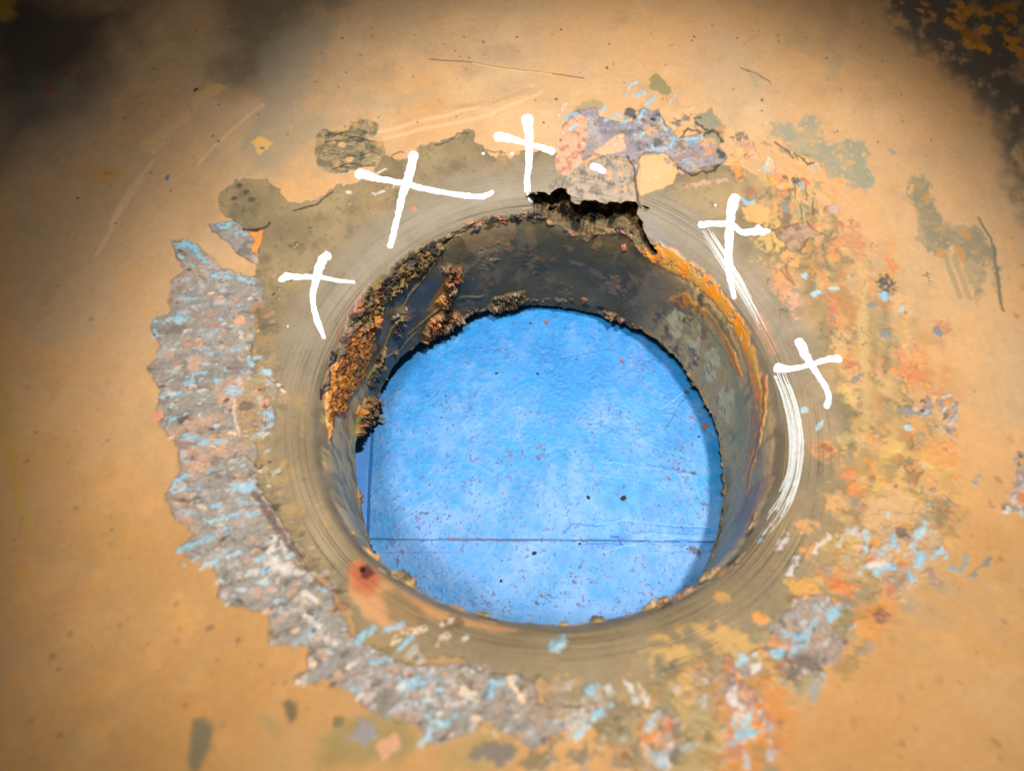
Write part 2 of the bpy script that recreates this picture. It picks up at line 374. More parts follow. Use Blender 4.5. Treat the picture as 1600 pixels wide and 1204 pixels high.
face([(895, 168), (925, 155), (945, 165), (930, 175), (905, 180)], K(160, 146, 106), soft=.0008, mix=.8)
# spots of rust, bare patches and painted edge shadows on the lip, left side
for u, v in ((366, 310), (385, 300), (394, 312), (375, 290)): blob(u, v, 5, 4, 0, K(84, 80, 60), .0005)
FC.line(fpts([(458, 328), (492, 320), (500, 314), (520, 300)]), .0005, K(60, 46, 30), -.0004, .9)  # dark sunk lines: shadow of the coat's edge painted along the olive
FC.line(fpts([(680, 226), (700, 222), (715, 208), (730, 208)]), .0005, K(80, 60, 40), -.0003, .8)
FC.line(fpts([(612, 242), (625, 236), (645, 240)]), .0004, K(80, 60, 40), -.0003, .7)
FC.line(fpts([(755, 232), (790, 240), (850, 236)]), .0004, K(110, 74, 46), -.0003, .7)
blob(640, 237, 12, 5, 20, PEACH); blob(646, 325, 6, 4, 0, RUST, .0003); blob(800, 238, 14, 4, 0, K(225, 160, 90)); blob(545, 300, 5, 3, 0, CREAM)
FC.line(fpts([(580, 306), (600, 297), (622, 288)]), .0008, K(225, 220, 210), .0001, .75, ((3, .0008),), .6, lambda c, sl: sm(-.3, .3, c.n[1.5][sl]))
FC.line(fpts([(590, 270), (603, 264)]), .0006, K(225, 220, 210), .0001, .8, ((3, .0006),))
scatter([(420, 320), (560, 310), (500, 420), (420, 500), (410, 420)], 40, .0003, .0009, [DARK, K(96, 84, 60), K(200, 170, 120)], 1.5, 0, 3, .0001)
scatter([(400, 620), (500, 620), (540, 830), (600, 930), (480, 880), (410, 740)], 34, .001, .003, [K(206, 160, 86), K(196, 150, 80), K(126, 108, 76)], 2.2, 1.4, .6, .0001, mix=(.2, .6), soft=.7)
face([(470, 760), (520, 790), (560, 830), (545, 870), (500, 880), (480, 820)], K(186, 166, 130), soft=.005, warp=((22, .003),), mix=.5)
face([(545, 880), (580, 872), (610, 890), (640, 920), (700, 950), (790, 965), (810, 975), (800, 985), (760, 985), (700, 975), (650, 960), (640, 985), (560, 960), (540, 920)], K(220, 160, 106), soft=.0012, warp=((22, .002), (8, .0014)), h=.0001, mix=.85)
face([(598, 925), (625, 920), (655, 945), (668, 975), (640, 985), (605, 965)], K(140, 122, 86), soft=.002, warp=((8, .0015),), mix=.75)
face([(690, 970), (710, 958), (730, 965), (725, 975), (700, 985)], K(120, 102, 72), soft=.0012, mix=.8)
face([(545, 885), (570, 875), (595, 885), (600, 905), (585, 930), (560, 920), (545, 900)], K(196, 98, 66), soft=.0026, warp=((8, .0015),), mix=.8)
face([(560, 885), (575, 880), (585, 895), (575, 905), (562, 900)], K(120, 58, 50), soft=.0008, warp=((3, .0008),), h=.0003); blob(567, 888, 4, 5, 20, BLACK, -.0005)

# ---- right half: broken rust, ochre and grey spots over the olive
RZ = [(1180, 290), (1300, 330), (1400, 440), (1470, 560), (1500, 680), (1480, 800), (1400, 900), (1270, 900), (1300, 760), (1320, 600), (1290, 470), (1210, 380)]
FC.poly(fpts([(1190, 300), (1300, 330), (1420, 440), (1480, 560), (1505, 700), (1490, 830), (1400, 900), (1290, 860), (1330, 700), (1320, 560), (1270, 440)]), lambda c, sl: lerp(K(198, 134, 72)[None, None], K(172, 144, 96)[None, None], .5 + c.n2[8][sl]), soft=.006, warp=((22, .006), (8, .004)), mix=.6, mod=lambda c, sl: sm(-.7, .5, c.n2[22][sl] + .5 * c.n[3][sl]))
scatter(RZ, 210, .0016, .0075, [OCHRE, K(224, 184, 96), K(226, 176, 116), AMBER, K(222, 160, 88), K(196, 150, 84), OLIVE, MOSS], 1.9, 1.3, .5, .00012, mix=(.25, .75), rag=.8, soft=.55)
scatter(RZ, 60, .0010, .0032, [RUST, K(218, 142, 92), K(226, 150, 76), K(212, 160, 112)], 1.9, 1.3, .5, .00025, mix=(.35, .75), rag=.8)
scatter(RZ, 26, .0006, .0018, [LAV, STEEL, SKY, LAV_D], 1.6, 1.3, .9, .0003, mix=(.6, 1), rag=.6)
for i in range(16):
    u, v = random.uniform(1330, 1400), random.uniform(380, 600)
    FC.line(fpts([(u, v), (u + 8, v + 60), (u + 6, v + 130)]), .0016, random.choice([OLIVE, K(206, 170, 108), K(168, 160, 120)]), 0, .35, ((8, .002),), .9)
for u, v, a, b_, r, c_ in ((1330, 375, 16, 26, 10, RUST), (1305, 392, 10, 14, 0, K(228, 142, 80)), (1298, 470, 7, 40, 5, RUST), (1300, 495, 6, 14, 0, K(192, 108, 74)), (1225, 440, 16, 30, -20, K(230, 150, 90)), (1240, 470, 9, 22, 0, PEACH),
                          (1415, 570, 26, 20, 20, K(226, 140, 84)), (1440, 590, 16, 16, 0, K(206, 126, 82)), (1332, 575, 14, 11, -30, K(190, 104, 70)), (1288, 700, 18, 15, 0, K(222, 150, 88)), (1290, 700, 6, 6, 0, K(160, 76, 50)),
                          (1340, 590, 24, 14, -25, K(222, 165, 100)), (1475, 710, 20, 30, 0, K(226, 150, 76)), (1332, 757, 9, 22, 5, K(222, 130, 60)), (1356, 720, 8, 9, 0, K(226, 150, 80)), (1256, 818, 14, 8, 0, K(236, 170, 104)),
                          (1467, 512, 14, 12, 0, K(190, 120, 86)), (1365, 450, 8, 14, 0, K(222, 160, 90)), (1388, 395, 10, 18, 0, K(226, 150, 86)), (1395, 415, 12, 7, 0, K(222, 130, 70)), (1235, 405, 12, 18, 20, K(236, 165, 100)), (1270, 352, 10, 8, 0, K(230, 140, 80))):
    blob(u, v, a, b_, r, c_, .00022, .68, .9, soft=.6)
for u, v, a, b_, r, c_ in ((1384, 445, 15, 14, 0, K(86, 82, 76)), (1380, 462, 8, 7, 0, BLUE), (1360, 478, 10, 5, 20, STEEL), (1384, 520, 9, 7, 30, STEEL), (1465, 518, 6, 10, 0, K(126, 132, 138)), (1302, 495, 5, 5, 0, LAV), (1258, 430, 8, 6, 0, SKY),
                          (1275, 457, 10, 5, 15, SKY), (1303, 450, 9, 3, 0, SKY), (1245, 455, 7, 3, 0, LAV), (1340, 590, 13, 4, 35, STEEL), (1280, 665, 12, 3, 50, SKY), (1257, 640, 6, 5, 0, SKY), (1384, 448, 6, 3, 40, LAV)):
    blob(u, v, a, b_, r, c_, .0003, .95, .5)
for k in range(26):
    u, v = random.uniform(1200, 1460), random.uniform(330, 880); a = random.uniform(0, 6.3)
    FC.line(fpts([(u, v), (u + 9 * math.cos(a), v + 14 * math.sin(a)), (u + 16 * math.cos(a + .7), v + 26 * math.sin(a + .7))]), .00035, random.choice([K(150, 90, 56), K(120, 90, 60)]), -.0003, .7, ((8, .002), (3, .0012)), .6, lambda c, sl: sm(-.4, .2, c.n[3][sl]))
# brownish scab beside the fourth cross
face([(1212, 355), (1235, 350), (1262, 345), (1275, 360), (1290, 365), (1262, 370), (1250, 392), (1232, 390), (1215, 370)], lambda c, sl: lerp(K(188, 150, 116)[None, None], K(140, 110, 82)[None, None], .5 + c.n[3][sl]), h=.0004, edge=(K(90, 60, 40), .0004, .6, -.0002))
FC.line(fpts([(1170, 330), (1176, 345), (1188, 352)]), .0006, K(96, 64, 36), -.0004, .8)
face([(1160, 325), (1180, 318), (1200, 325), (1205, 345), (1185, 350), (1165, 345)], K(238, 178, 104), soft=.0006, h=.00015, mix=.8)
FC.line(fpts([(1160, 310), (1168, 318), (1180, 315)]), .0009, BLUE, .0003, .9); blob(1172, 300, 10, 6, 30, K(176, 110, 74))
blob(1228, 325, 6, 12, 20, STEEL, .0002)
FC.line(fpts([(1222, 420), (1240, 445), (1228, 415)]), .0006, K(130, 84, 50), -.0003, .6)

# ---- scale crusts
def dirn(deg, cell, ratio):
    a = math.radians(deg); u = Xf * math.cos(a) + Yf * math.sin(a) + .0015 * n[8]; v = -Xf * math.sin(a) + Yf * math.cos(a) + .0012 * n2[8]
    L = rng.random((int(1.1 / cell), int(1.1 / (cell * ratio)))).astype(F) * 2 - 1
    fu = (u + .55) / (cell * ratio) % (L.shape[1] - 2); fv = (v + .55) / cell % (L.shape[0] - 2)
    i = fu.astype(int); j = fv.astype(int); p = fu - i; q = fv - j; p = p * p * (3 - 2 * p); q = q * q * (3 - 2 * q)
    return (L[j, i] * (1 - p) + L[j, i + 1] * p) * (1 - q) + (L[j + 1, i] * (1 - p) + L[j + 1, i + 1] * p) * q
dw = sm(-.055, -.095, Yf - .25 * (Xf + .1))
CH = (.55 + .45 * np.clip(n[22] + .6 * n2[8] + .5, 0, 1.3)) * ((dirn(3, .0019, 5) * .7 + dirn(8, .0042, 4) * .8) * (1 - dw) + (dirn(42, .0022, 4) * .7 + dirn(35, .005, 3) * .8) * dw)
def crust(a=LAV, b=PEACH, c3=LAV_D, d=WHITE, k=.5):
    def f(c, sl):
        o = lerp(a[None, None], b[None, None], sm(.2, 1.0, c.n[22][sl] * .7 + c.n2[8][sl] * .8) * .6)
        o = lerp(o, K(206, 192, 182)[None, None], sm(.1, .9, c.n2[22][sl] * .5 + c.n[3][sl] * .35 - c.n2[8][sl] * .7) * .55)
        o = lerp(o, K(176, 140, 104)[None, None], sm(.3, .9, -c.n[22][sl] + .4 * c.n[3][sl]) * .5)
        o = lerp(o, c3[None, None], sm(.1, .8, c.n[8][sl] * .6 - CH[sl] * .6) * .75)
        o = lerp(o, K(186, 192, 198)[None, None], sm(.35, .95, CH[sl] + .25 * c.n[3][sl]) * .6)
        o = lerp(o, K(150, 196, 214)[None, None], sm(.55, .95, CH[sl] + .35 * c.n2[22][sl] + .2 * c.n[1.5][sl]) * .8)
        o = lerp(o, d[None, None], sm(.35, .9, c.n2[3][sl] * .8 + c.n[8][sl] * .4) * k)
        return lerp(o, DARK[None, None], sm(.55, .95, c.n[1.5][sl] * .6 + c.n[3][sl] * .6) * .5)
    return f
def rough_up(px, amt, cv=FC):
    r = cv.sdf(fpts(px) if cv is FC else wpts(px), .0008, ((8, .001),))
    if r is None: return
    sl, d = r; m = sm(-.0004, .0006, d)
    cv.ht[sl] += m * amt * (.8 * CH[sl] + .8 * cv.n[8][sl] + .6 * cv.n2[3][sl] + .3 * cv.n[1.5][sl])
LEFT = [(268, 378), (290, 375), (312, 385), (345, 420), (375, 428), (400, 432), (412, 440), (412, 470), (400, 490), (398, 520), (395, 560), (410, 585), (432, 600), (425, 640), (432, 655), (402, 690), (400, 740), (420, 780),
        (452, 830), (470, 880), (484, 905), (520, 925), (530, 965), (560, 1005), (600, 1018), (640, 1035), (700, 1045), (712, 1040), (740, 1040), (765, 1050), (800, 1052), (832, 1062), (842, 1100), (870, 1105), (930, 1100), (942, 1112), (905, 1135),
        (860, 1148), (832, 1170), (812, 1160), (800, 1148), (760, 1130), (712, 1152), (690, 1160), (664, 1162), (650, 1130), (590, 1120), (555, 1085), (510, 1062), (472, 1076), (460, 1062), (482, 1045), (486, 1006), (424, 1006), (418, 962),
        (402, 955), (342, 940), (346, 915), (332, 882), (290, 872), (281, 855), (305, 832), (282, 815), (268, 800), (260, 770), (278, 740), (282, 700), (262, 680), (245, 655), (252, 610), (232, 575), (252, 545), (235, 512), (242, 498), (262, 492), (262, 470), (270, 440), (284, 420), (278, 400)]
FC.poly(fpts(LEFT), crust(), soft=.0003, warp=((8, .0010), (3, .0008)), h=.0005, rg=.7, tg=1, edge=(K(116, 96, 76), .0006, .35, -.0001))
rough_up(LEFT, .0007)
FLK = [(328, 352), (345, 350), (362, 345), (380, 352), (384, 360), (398, 372), (408, 358), (404, 385), (405, 412), (392, 410), (372, 398), (360, 382), (334, 364)]
FC.poly(fpts(FLK), crust(LAV, PEACH, LAV_D, WHITE, .3), soft=.0003, warp=((3, .0006),), h=.0005, tg=1, edge=(K(90, 78, 76), .0004, .5, 0)); rough_up(FLK, .0004)
face([(384, 360), (410, 358), (408, 375), (400, 398), (392, 390), (398, 375)], ORANGE, soft=.0003, warp=((3, .0005),), h=-.0007)
FC.line(fpts([(380, 358), (400, 359), (416, 352), (420, 346)]), .0006, BLACK, -.0006, .9, ((3, .0003),))  # shadow under the flake's upper edge, painted as a dark sunk line
face([(398, 560), (382, 600), (370, 640), (376, 690), (395, 690), (412, 640), (418, 600)], K(170, 132, 76), soft=.001, mix=.7)
# the blue paint left on its ridges: short level dashes on the left, rising ones below
def dash(u, v, L, deg, wd=5, col=BLUE, h=.0004, mix=.95, seg=True):
    a = math.radians(deg)
    FC.line(fpts([(u, v), (u + L * .5 * math.cos(a), v - L * .5 * math.sin(a)), (u + L * math.cos(a), v - L * math.sin(a))]), wd * .00021, col, h, mix, ((3, .0008), (1.5, .0005)), .5,
            (lambda c, sl: sm(-.6, .1, c.n2[3][sl] + .5 * c.n[1.5][sl])) if seg else None)
for u, v, L, dg, wd in ((275, 385, 35, -10, 6), (290, 378, 40, -45, 7), (332, 356, 40, 8, 7), (345, 352, 38, -25, 6), (282, 400, 30, -40, 4), (335, 430, 55, -8, 6), (262, 498, 22, 5, 4), (240, 503, 45, 0, 8), (275, 497, 18, 0, 5), (315, 500, 30, 3, 6),
                        (242, 515, 10, -60, 4), (285, 585, 40, 2, 4), (288, 598, 35, 2, 4), (340, 595, 20, 60, 7), (388, 560, 18, 10, 5), (392, 572, 26, -20, 9), (268, 618, 16, 5, 6), (290, 650, 22, 0, 5), (262, 655, 14, 0, 4), (292, 682, 18, 0, 4),
                        (306, 690, 40, -5, 6), (262, 640, 8, 90, 3), (408, 635, 8, -70, 7), (418, 645, 10, -45, 6), (250, 620, 14, 10, 3), (286, 745, 50, 12, 5), (300, 762, 14, 0, 4), (262, 758, 30, 22, 5), (275, 768, 16, 30, 4), (330, 790, 16, 0, 5),
                        (326, 812, 18, -10, 6), (350, 826, 12, 0, 4), (372, 780, 30, -20, 5), (392, 742, 10, 0, 4), (350, 812, 12, 0, 3), (282, 858, 50, 22, 6), (325, 842, 30, 12, 4), (318, 884, 60, 22, 6), (290, 880, 12, 0, 5), (342, 908, 12, 0, 6),
                        (402, 905, 30, 35, 6), (430, 940, 12, 0, 5), (505, 925, 20, 40, 6), (560, 1000, 30, 45, 6), (600, 985, 30, 25, 6), (626, 1010, 24, 50, 5), (580, 1035, 30, 10, 4), (610, 1060, 18, 0, 5), (632, 1072, 36, 18, 8), (662, 1158, 40, 48, 7),
                        (764, 1080, 14, 60, 8), (700, 1130, 18, 40, 5), (925, 1118, 34, 30, 6), (898, 1148, 40, 40, 4), (855, 1012, 30, 30, 9), (870, 1010, 18, 40, 7), (920, 1078, 16, 30, 5)):
    dash(u, v, L, dg, wd, random.choice([BLUE, SKY, BLUE, K(150, 190, 205)]))
for u, v, L, dg, wd in ((430, 880, 40, 80, 16), (440, 890, 20, 20, 12), (435, 600, 14, -50, 4), (412, 620, 8, -90, 5), (390, 690, 30, 25, 6), (395, 735, 20, 15, 5), (640, 985, 26, 15, 6), (610, 1005, 24, 45, 4), (690, 975, 22, 30, 5), (685, 1005, 20, 50, 5),
                        (720, 1000, 18, 30, 4), (735, 1050, 18, 10, 12), (720, 1075, 22, -30, 8), (800, 1060, 18, -60, 7), (815, 1080, 14, -80, 7), (740, 1120, 40, -35, 5), (700, 1100, 24, 5, 5), (478, 925, 24, -40, 5), (505, 985, 30, -45, 5), (480, 960, 40, -40, 5),
                        (330, 640, 4, 90, 40), (375, 520, 10, -60, 5), (985, 1058, 40, -50, 4), (1010, 1100, 16, 70, 4), (980, 1062, 18, -60, 5), (1008, 1085, 20, -50, 5)):
    if wd < 30: dash(u, v, L, dg, wd, random.choice([WHITE, CREAM, WHITE]), .0004, .85)
INN = [(392, 440), (425, 500), (440, 600), (430, 700), (475, 830), (545, 915), (530, 965), (450, 890), (400, 800), (380, 700), (385, 560)]
scatter(INN, 60, .0010, .0034, [OLIVE, OLIVE_D, K(176, 146, 100), OLIVE_L], 1.5, .6, .9, -.0002, mix=(.5, .95), rag=.9)
scatter(INN, 70, .0005, .0020, [LAV, LAV_D, K(190, 180, 172), K(176, 130, 96)], 2.0, .4, .6, .0004, mix=(.5, .95), rag=.9)
scatter([(560, 1000), (840, 1055), (950, 1110), (860, 1080), (700, 1060)], 40, .0006, .0026, [OLIVE, LAV, K(190, 180, 172), K(196, 150, 100)], 2.0, .7, .6, .0003, mix=(.5, .95), rag=.9)
scatter(LEFT, 170, .0005, .0016, [WHITE, SKY, SKY, CREAM, LAV, K(196, 200, 205)], 2.2, .25, .6, .0004, mix=(.4, .95), rag=.6)
scatter(LEFT, 40, .0008, .0022, [PEACH, K(222, 156, 110), K(200, 156, 130)], 1.5, .8, .9, .0002, mix=(.4, .85), rag=.7)
scatter(LEFT, 90, .0004, .0013, [LAV_D, K(90, 80, 78), K(76, 64, 60)], 1.8, .5, 1.2, -.0003, mix=(.5, .9), rag=.6)
blob(485, 955, 7, 6, 0, K(130, 116, 100), -.0004); blob(467, 1067, 6, 4, 0, CREAM, .0005)
FC.line(fpts([(400, 770), (425, 805), (440, 840), (468, 868)]), .0015, K(116, 84, 76), -.0005, .85, ((8, .002), (3, .0008)))
FC.line(fpts([(370, 625), (366, 655), (375, 680)]), .0006, CREAM, .0003, .7); blob(385, 635, 14, 9, 30, K(96, 84, 70), -.0003, .7); blob(375, 575, 20, 12, 0, K(130, 98, 84), -.0002, .7)
blob(330, 500, 22, 16, 0, K(178, 142, 120), .0001, .6); blob(375, 500, 9, 9, 0, PEACH); blob(305, 570, 10, 16, 0, PEACH, .0001, .6); blob(246, 650, 10, 8, 0, K(220, 150, 118))
# olive bloom below
face([(500, 1150), (560, 1110), (640, 1130), (650, 1165), (620, 1204), (490, 1204)], K(150, 134, 84), soft=.003, warp=((22, .003), (8, .002)), mix=.75)
face([(690, 1165), (760, 1135), (800, 1155), (790, 1204), (700, 1204)], K(168, 146, 92), soft=.003, warp=((22, .003), (8, .002)), mix=.6)
for u, v, a, b_, c_ in ((570, 1143, 16, 13, K(150, 144, 148)), (605, 1163, 12, 11, PEACH), (530, 1130, 8, 8, K(120, 110, 74)), (772, 1175, 24, 12, K(120, 112, 104)), (910, 1180, 16, 8, K(124, 116, 100)), (845, 1190, 18, 10, K(130, 116, 88)), (970, 1175, 14, 8, K(200, 150, 96))):
    blob(u, v, a, b_, 0, c_, .0003, .85)
# top crust, above the broken lip
TOPG = [(900, 172), (928, 166), (935, 182), (960, 190), (985, 192), (1000, 170), (1030, 175), (1045, 200), (1060, 215), (1090, 205), (1115, 225), (1135, 243), (1130, 258), (1100, 262), (1062, 272), (1055, 258), (1040, 240), (1010, 238), (1000, 250), (998, 300), (988, 290), (980, 252), (955, 248), (930, 244), (905, 248), (880, 275), (870, 262), (872, 215), (885, 190)]
FC.poly(fpts(TOPG), crust(K(158, 146, 152), K(200, 150, 130), K(96, 88, 90), K(190, 180, 180), .35), soft=.0003, warp=((8, .0012), (3, .0008)), h=.0004, rg=.65, tg=2, edge=(K(90, 70, 60), .0004, .5, -.0001)); rough_up(TOPG, .0006)
face([(870, 215), (884, 192), (905, 178), (918, 185), (915, 225), (905, 260), (880, 275), (868, 262)], lambda c, sl: lerp(K(228, 174, 138)[None, None], K(198, 134, 108)[None, None], sm(-.1, .7, c.n[3][sl])), soft=.0004, warp=((3, .0006),), h=.0001)
face([(928, 236), (945, 225), (962, 212), (976, 210), (978, 232), (965, 240), (940, 243)], K(240, 182, 140), soft=.0004, warp=((3, .0005),), h=-.0002)
face([(1000, 242), (1040, 240), (1055, 252), (1060, 268), (1052, 288), (1020, 300), (1000, 308), (994, 280)], K(224, 176, 118), soft=.0003, warp=((3, .0006),), h=.0003, edge=(K(120, 84, 56), .0003, .5, -.0002))
for u, v, L, dg, wd, c_ in ((880, 188, 22, 32, 5, BLUE), (978, 152, 28, 15, 7, BLUE), (948, 190, 22, 30, 6, BLUE), (962, 196, 18, 25, 5, BLUE), (888, 205, 16, 40, 4, SKY), (874, 180, 22, 60, 2, WHITE), (980, 138, 18, 40, 3, SKY), (996, 190, 12, 60, 6, SKY), (1005, 175, 12, 40, 5, BLUE),
                            (940, 175, 10, 60, 4, BLUE), (1030, 195, 22, -30, 4, SKY), (1047, 230, 14, 75, 5, BLUE), (1075, 225, 16, 10, 6, K(140, 170, 190)), (1018, 232, 10, 70, 4, SKY), (1000, 212, 12, 20, 4, SKY), (1045, 160, 16, 45, 3, SKY), (1010, 160, 16, 30, 5, BLUE), (1030, 185, 12, -60, 4, SKY)):
    dash(u, v, L, dg, wd, c_, .0004)
scatter([(1000, 150), (1060, 165), (1130, 215), (1130, 260), (1060, 270), (1030, 230), (1000, 200)], 34, .0008, .0028, [K(222, 150, 90), PEACH, K(84, 76, 74), LAV, K(128, 118, 92), OCHRE, K(210, 166, 110)], 1.7, -.3, .8, .0004, rag=.7)
scatter(TOPG, 60, .0004, .0012, [WHITE, K(80, 72, 74), LAV, K(190, 196, 208)], 1.8, .3, 1.0, .0002, mix=(.4, .8), rag=.7)
blob(985, 178, 12, 11, 0, K(78, 74, 78), .0002); blob(1020, 187, 5, 4, 0, DARK, -.0004); blob(1027, 224, 12, 10, 0, K(110, 100, 92), .0002); blob(1066, 207, 14, 9, 10, K(238, 170, 110), .0003); blob(1100, 225, 10, 8, 0, PEACH, .0002)
for pts in ([(1088, 190), (1100, 202), (1120, 208), (1130, 222)], [(1100, 212), (1112, 204), (1128, 208)], [(1060, 262), (1080, 272), (1110, 266), (1125, 258)], [(1062, 215), (1075, 200), (1092, 205)]):
    FC.line(fpts(pts), .0006, BLACK, -.0004, .85, ((3, .0008),))
# broken, mottled skin over the cavity
MOT = [(858, 292), (870, 280), (885, 272), (915, 255), (945, 244), (965, 244), (985, 252), (992, 285), (998, 318), (985, 322), (940, 322), (905, 315), (880, 300)]
def mott(c, sl):
    o = lerp(K(176, 154, 128)[None, None], K(128, 114, 96)[None, None], sm(-.2, .6, c.n[3][sl]))
    o = lerp(o, K(232, 166, 116)[None, None], sm(.25, .7, c.n2[3][sl] + .3 * c.n[8][sl]) * .8)
    return lerp(o, DARK[None, None], sm(.6, .95, c.n[1.5][sl]) * .6)
both(MOT, mott, soft=.0003, warp=((3, .0006),), h=.0003)
FC.line(fpts([(980, 245), (990, 262), (995, 300), (1000, 322)]), .0005, K(70, 50, 40), -.0005, .8, ((3, .0006),))
# streak of scabs running down the right of the top crust
for u, v, a, b_, r, c_ in ((1165, 232, 14, 22, 40, K(190, 150, 140)), (1175, 240, 10, 14, 40, PEACH), (1198, 262, 12, 20, 45, K(190, 180, 176)), (1200, 255, 8, 14, 45, CREAM), (1215, 278, 12, 12, 0, K(230, 150, 110)), (1245, 282, 9, 8, 0, K(84, 84, 84)), (1252, 292, 5, 9, 0, BLUE), (1258, 285, 5, 5, 0, RUST),
                          (1232, 303, 8, 8, 0, K(104, 106, 110)), (1225, 300, 9, 7, 0, K(210, 120, 90)), (1252, 245, 10, 6, 0, K(130, 118, 96)), (1275, 262, 10, 9, 0, K(196, 180, 150)), (1305, 327, 8, 7, 0, K(206, 170, 160)), (1150, 215, 10, 8, 0, OLIVE), (1100, 285, 30, 6, 5, K(206, 160, 130)), (1065, 247, 26, 8, 12, K(170, 128, 118))):
    blob(u, v, a, b_, r, c_, .0004, .9, .7)
scatter([(1130, 200), (1300, 260), (1340, 350), (1260, 330), (1180, 290), (1130, 250)], 60, .0008, .0034, [OCHRE, ORANGE, K(206, 166, 84), MOSS, OLIVE, K(232, 180, 100)], 1.6, -.8, .6, .0002, mix=(.4, .9), rag=.8)
FC.line(fpts([(1212, 222), (1228, 232), (1238, 248)]), .0005, DARK, -.0003, .8); FC.line(fpts([(1245, 245), (1262, 256), (1270, 255)]), .0006, DARK, -.0004, .8)
for k in range(14):
    u = random.uniform(1235, 1280); v = random.uniform(300, 340)
    FC.line(fpts([(u, v - 14), (u + 3, v + 12)]), .0004, random.choice([K(100, 90, 60), K(180, 166, 120)]), .0003, .7)
# lower right clusters
QA = [(1348, 820), (1370, 800), (1410, 800), (1460, 815), (1475, 850), (1482, 875), (1450, 880), (1430, 905), (1410, 938), (1385, 935), (1370, 900), (1350, 880), (1336, 850)]
QB = [(1222, 960), (1240, 935), (1280, 925), (1325, 940), (1335, 985), (1320, 1005), (1300, 1035), (1240, 1060), (1225, 1050), (1222, 1010), (1180, 1045), (1150, 1060), (1140, 1045), (1180, 1015), (1210, 1000)]
QC = [(1110, 1075), (1135, 1050), (1165, 1055), (1180, 1080), (1200, 1110), (1205, 1140), (1180, 1150), (1145, 1165), (1120, 1140), (1135, 1110)]
QD = [(1000, 1120), (1040, 1110), (1080, 1130), (1090, 1165), (1070, 1190), (1020, 1190), (1000, 1160)]
QE = [(1405, 635), (1435, 632), (1450, 615), (1480, 615), (1495, 630), (1498, 670), (1490, 685), (1465, 665), (1450, 650), (1415, 650)]
QF = [(1545, 795), (1570, 785), (1585, 750), (1583, 715), (1600, 705), (1625, 705), (1625, 790), (1590, 800)]
FC.poly(fpts([(1120, 1060), (1220, 1060), (1240, 1120), (1230, 1204), (1120, 1204), (1100, 1140)]), K(216, 136, 62), soft=.004, warp=((22, .003), (8, .002)), mix=.7)
face([(1110, 1165), (1150, 1180), (1150, 1204), (1110, 1204)], DEEP, soft=.002, mix=.7)
face([(1000, 1000), (1060, 975), (1130, 970), (1190, 985), (1180, 1020), (1140, 1030), (1100, 1020), (1050, 1030), (1010, 1060), (990, 1050)], K(218, 172, 100), soft=.0012, warp=((22, .002), (8, .002), (3, .001)), h=.0002, mix=.8, mod=lambda c, sl: sm(-.5, .3, c.n[8][sl] + .5 * c.n2[3][sl]))
RB = [(1340, 780), (1500, 760), (1490, 880), (1400, 960), (1340, 1040), (1240, 1090), (1210, 1204), (960, 1204), (930, 1090), (1040, 1030), (1160, 1020), (1240, 920), (1300, 860)]
scatter(RB, 150, .0016, .0055, [OLIVE, MOSS, AMBER, K(186, 160, 120), K(206, 156, 100), K(160, 140, 120), K(222, 170, 96)], 1.8, .9, .6, .0002, mix=(.3, .8), rag=.9, soft=.5)
scatter(RB, 70, .0008, .0024, [K(156, 146, 140), LAV_D, K(190, 130, 90), RUST, K(196, 190, 184)], 1.8, .9, .6, .0004, mix=(.5, .9), rag=.8)
scatter([(860, 1060), (1000, 1080), (1080, 1150), (1040, 1204), (820, 1204)], 50, .001, .004, [OLIVE, K(190, 150, 100), K(170, 150, 130), K(130, 118, 96), K(206, 200, 190)], 1.8, .7, .6, .0003, mix=(.4, .85), rag=.9)
face([(1350, 940), (1390, 930), (1400, 955), (1370, 1000), (1345, 985)], K(222, 148, 70), soft=.002, warp=((8, .002),), mix=.75)
face([(1360, 780), (1420, 770), (1440, 810), (1400, 840), (1350, 830)], K(216, 170, 116), soft=.0012, warp=((8, .002),), mix=.8)
for q, tg_, a_, b_ in ((QA, 3, K(196, 162, 120), PEACH), (QB, 4, K(166, 148, 136), K(206, 150, 110)), (QC, 4, K(190, 140, 110), K(222, 130, 80)), (QD, 4, K(186, 150, 110), K(222, 150, 90)), (QE, 5, K(150, 140, 136), K(150, 120, 100)), (QF, 5, K(150, 142, 142), K(160, 130, 110))):
    FC.poly(fpts(q), crust(a_, b_, K(120, 106, 92), WHITE, .4), soft=.0005, warp=((8, .0018), (3, .001)), h=.0004, rg=.7, tg=tg_, mod=lambda c, sl: sm(-.55, -.1, c.n2[8][sl] + .3 * c.n[3][sl]), mix=.9); rough_up(q, .0006)
    scatter(q, 18, .0006, .0016, [SKY, WHITE, K(176, 184, 188), LAV, K(160, 150, 140), K(196, 186, 176)], 2.6, .8, .35, .0004, rag=.8)
    scatter(q, 14, .0008, .0022, [PEACH, ORANGE, K(110, 96, 84), RUST], 1.6, 1.0, .8, .0002, rag=.7)
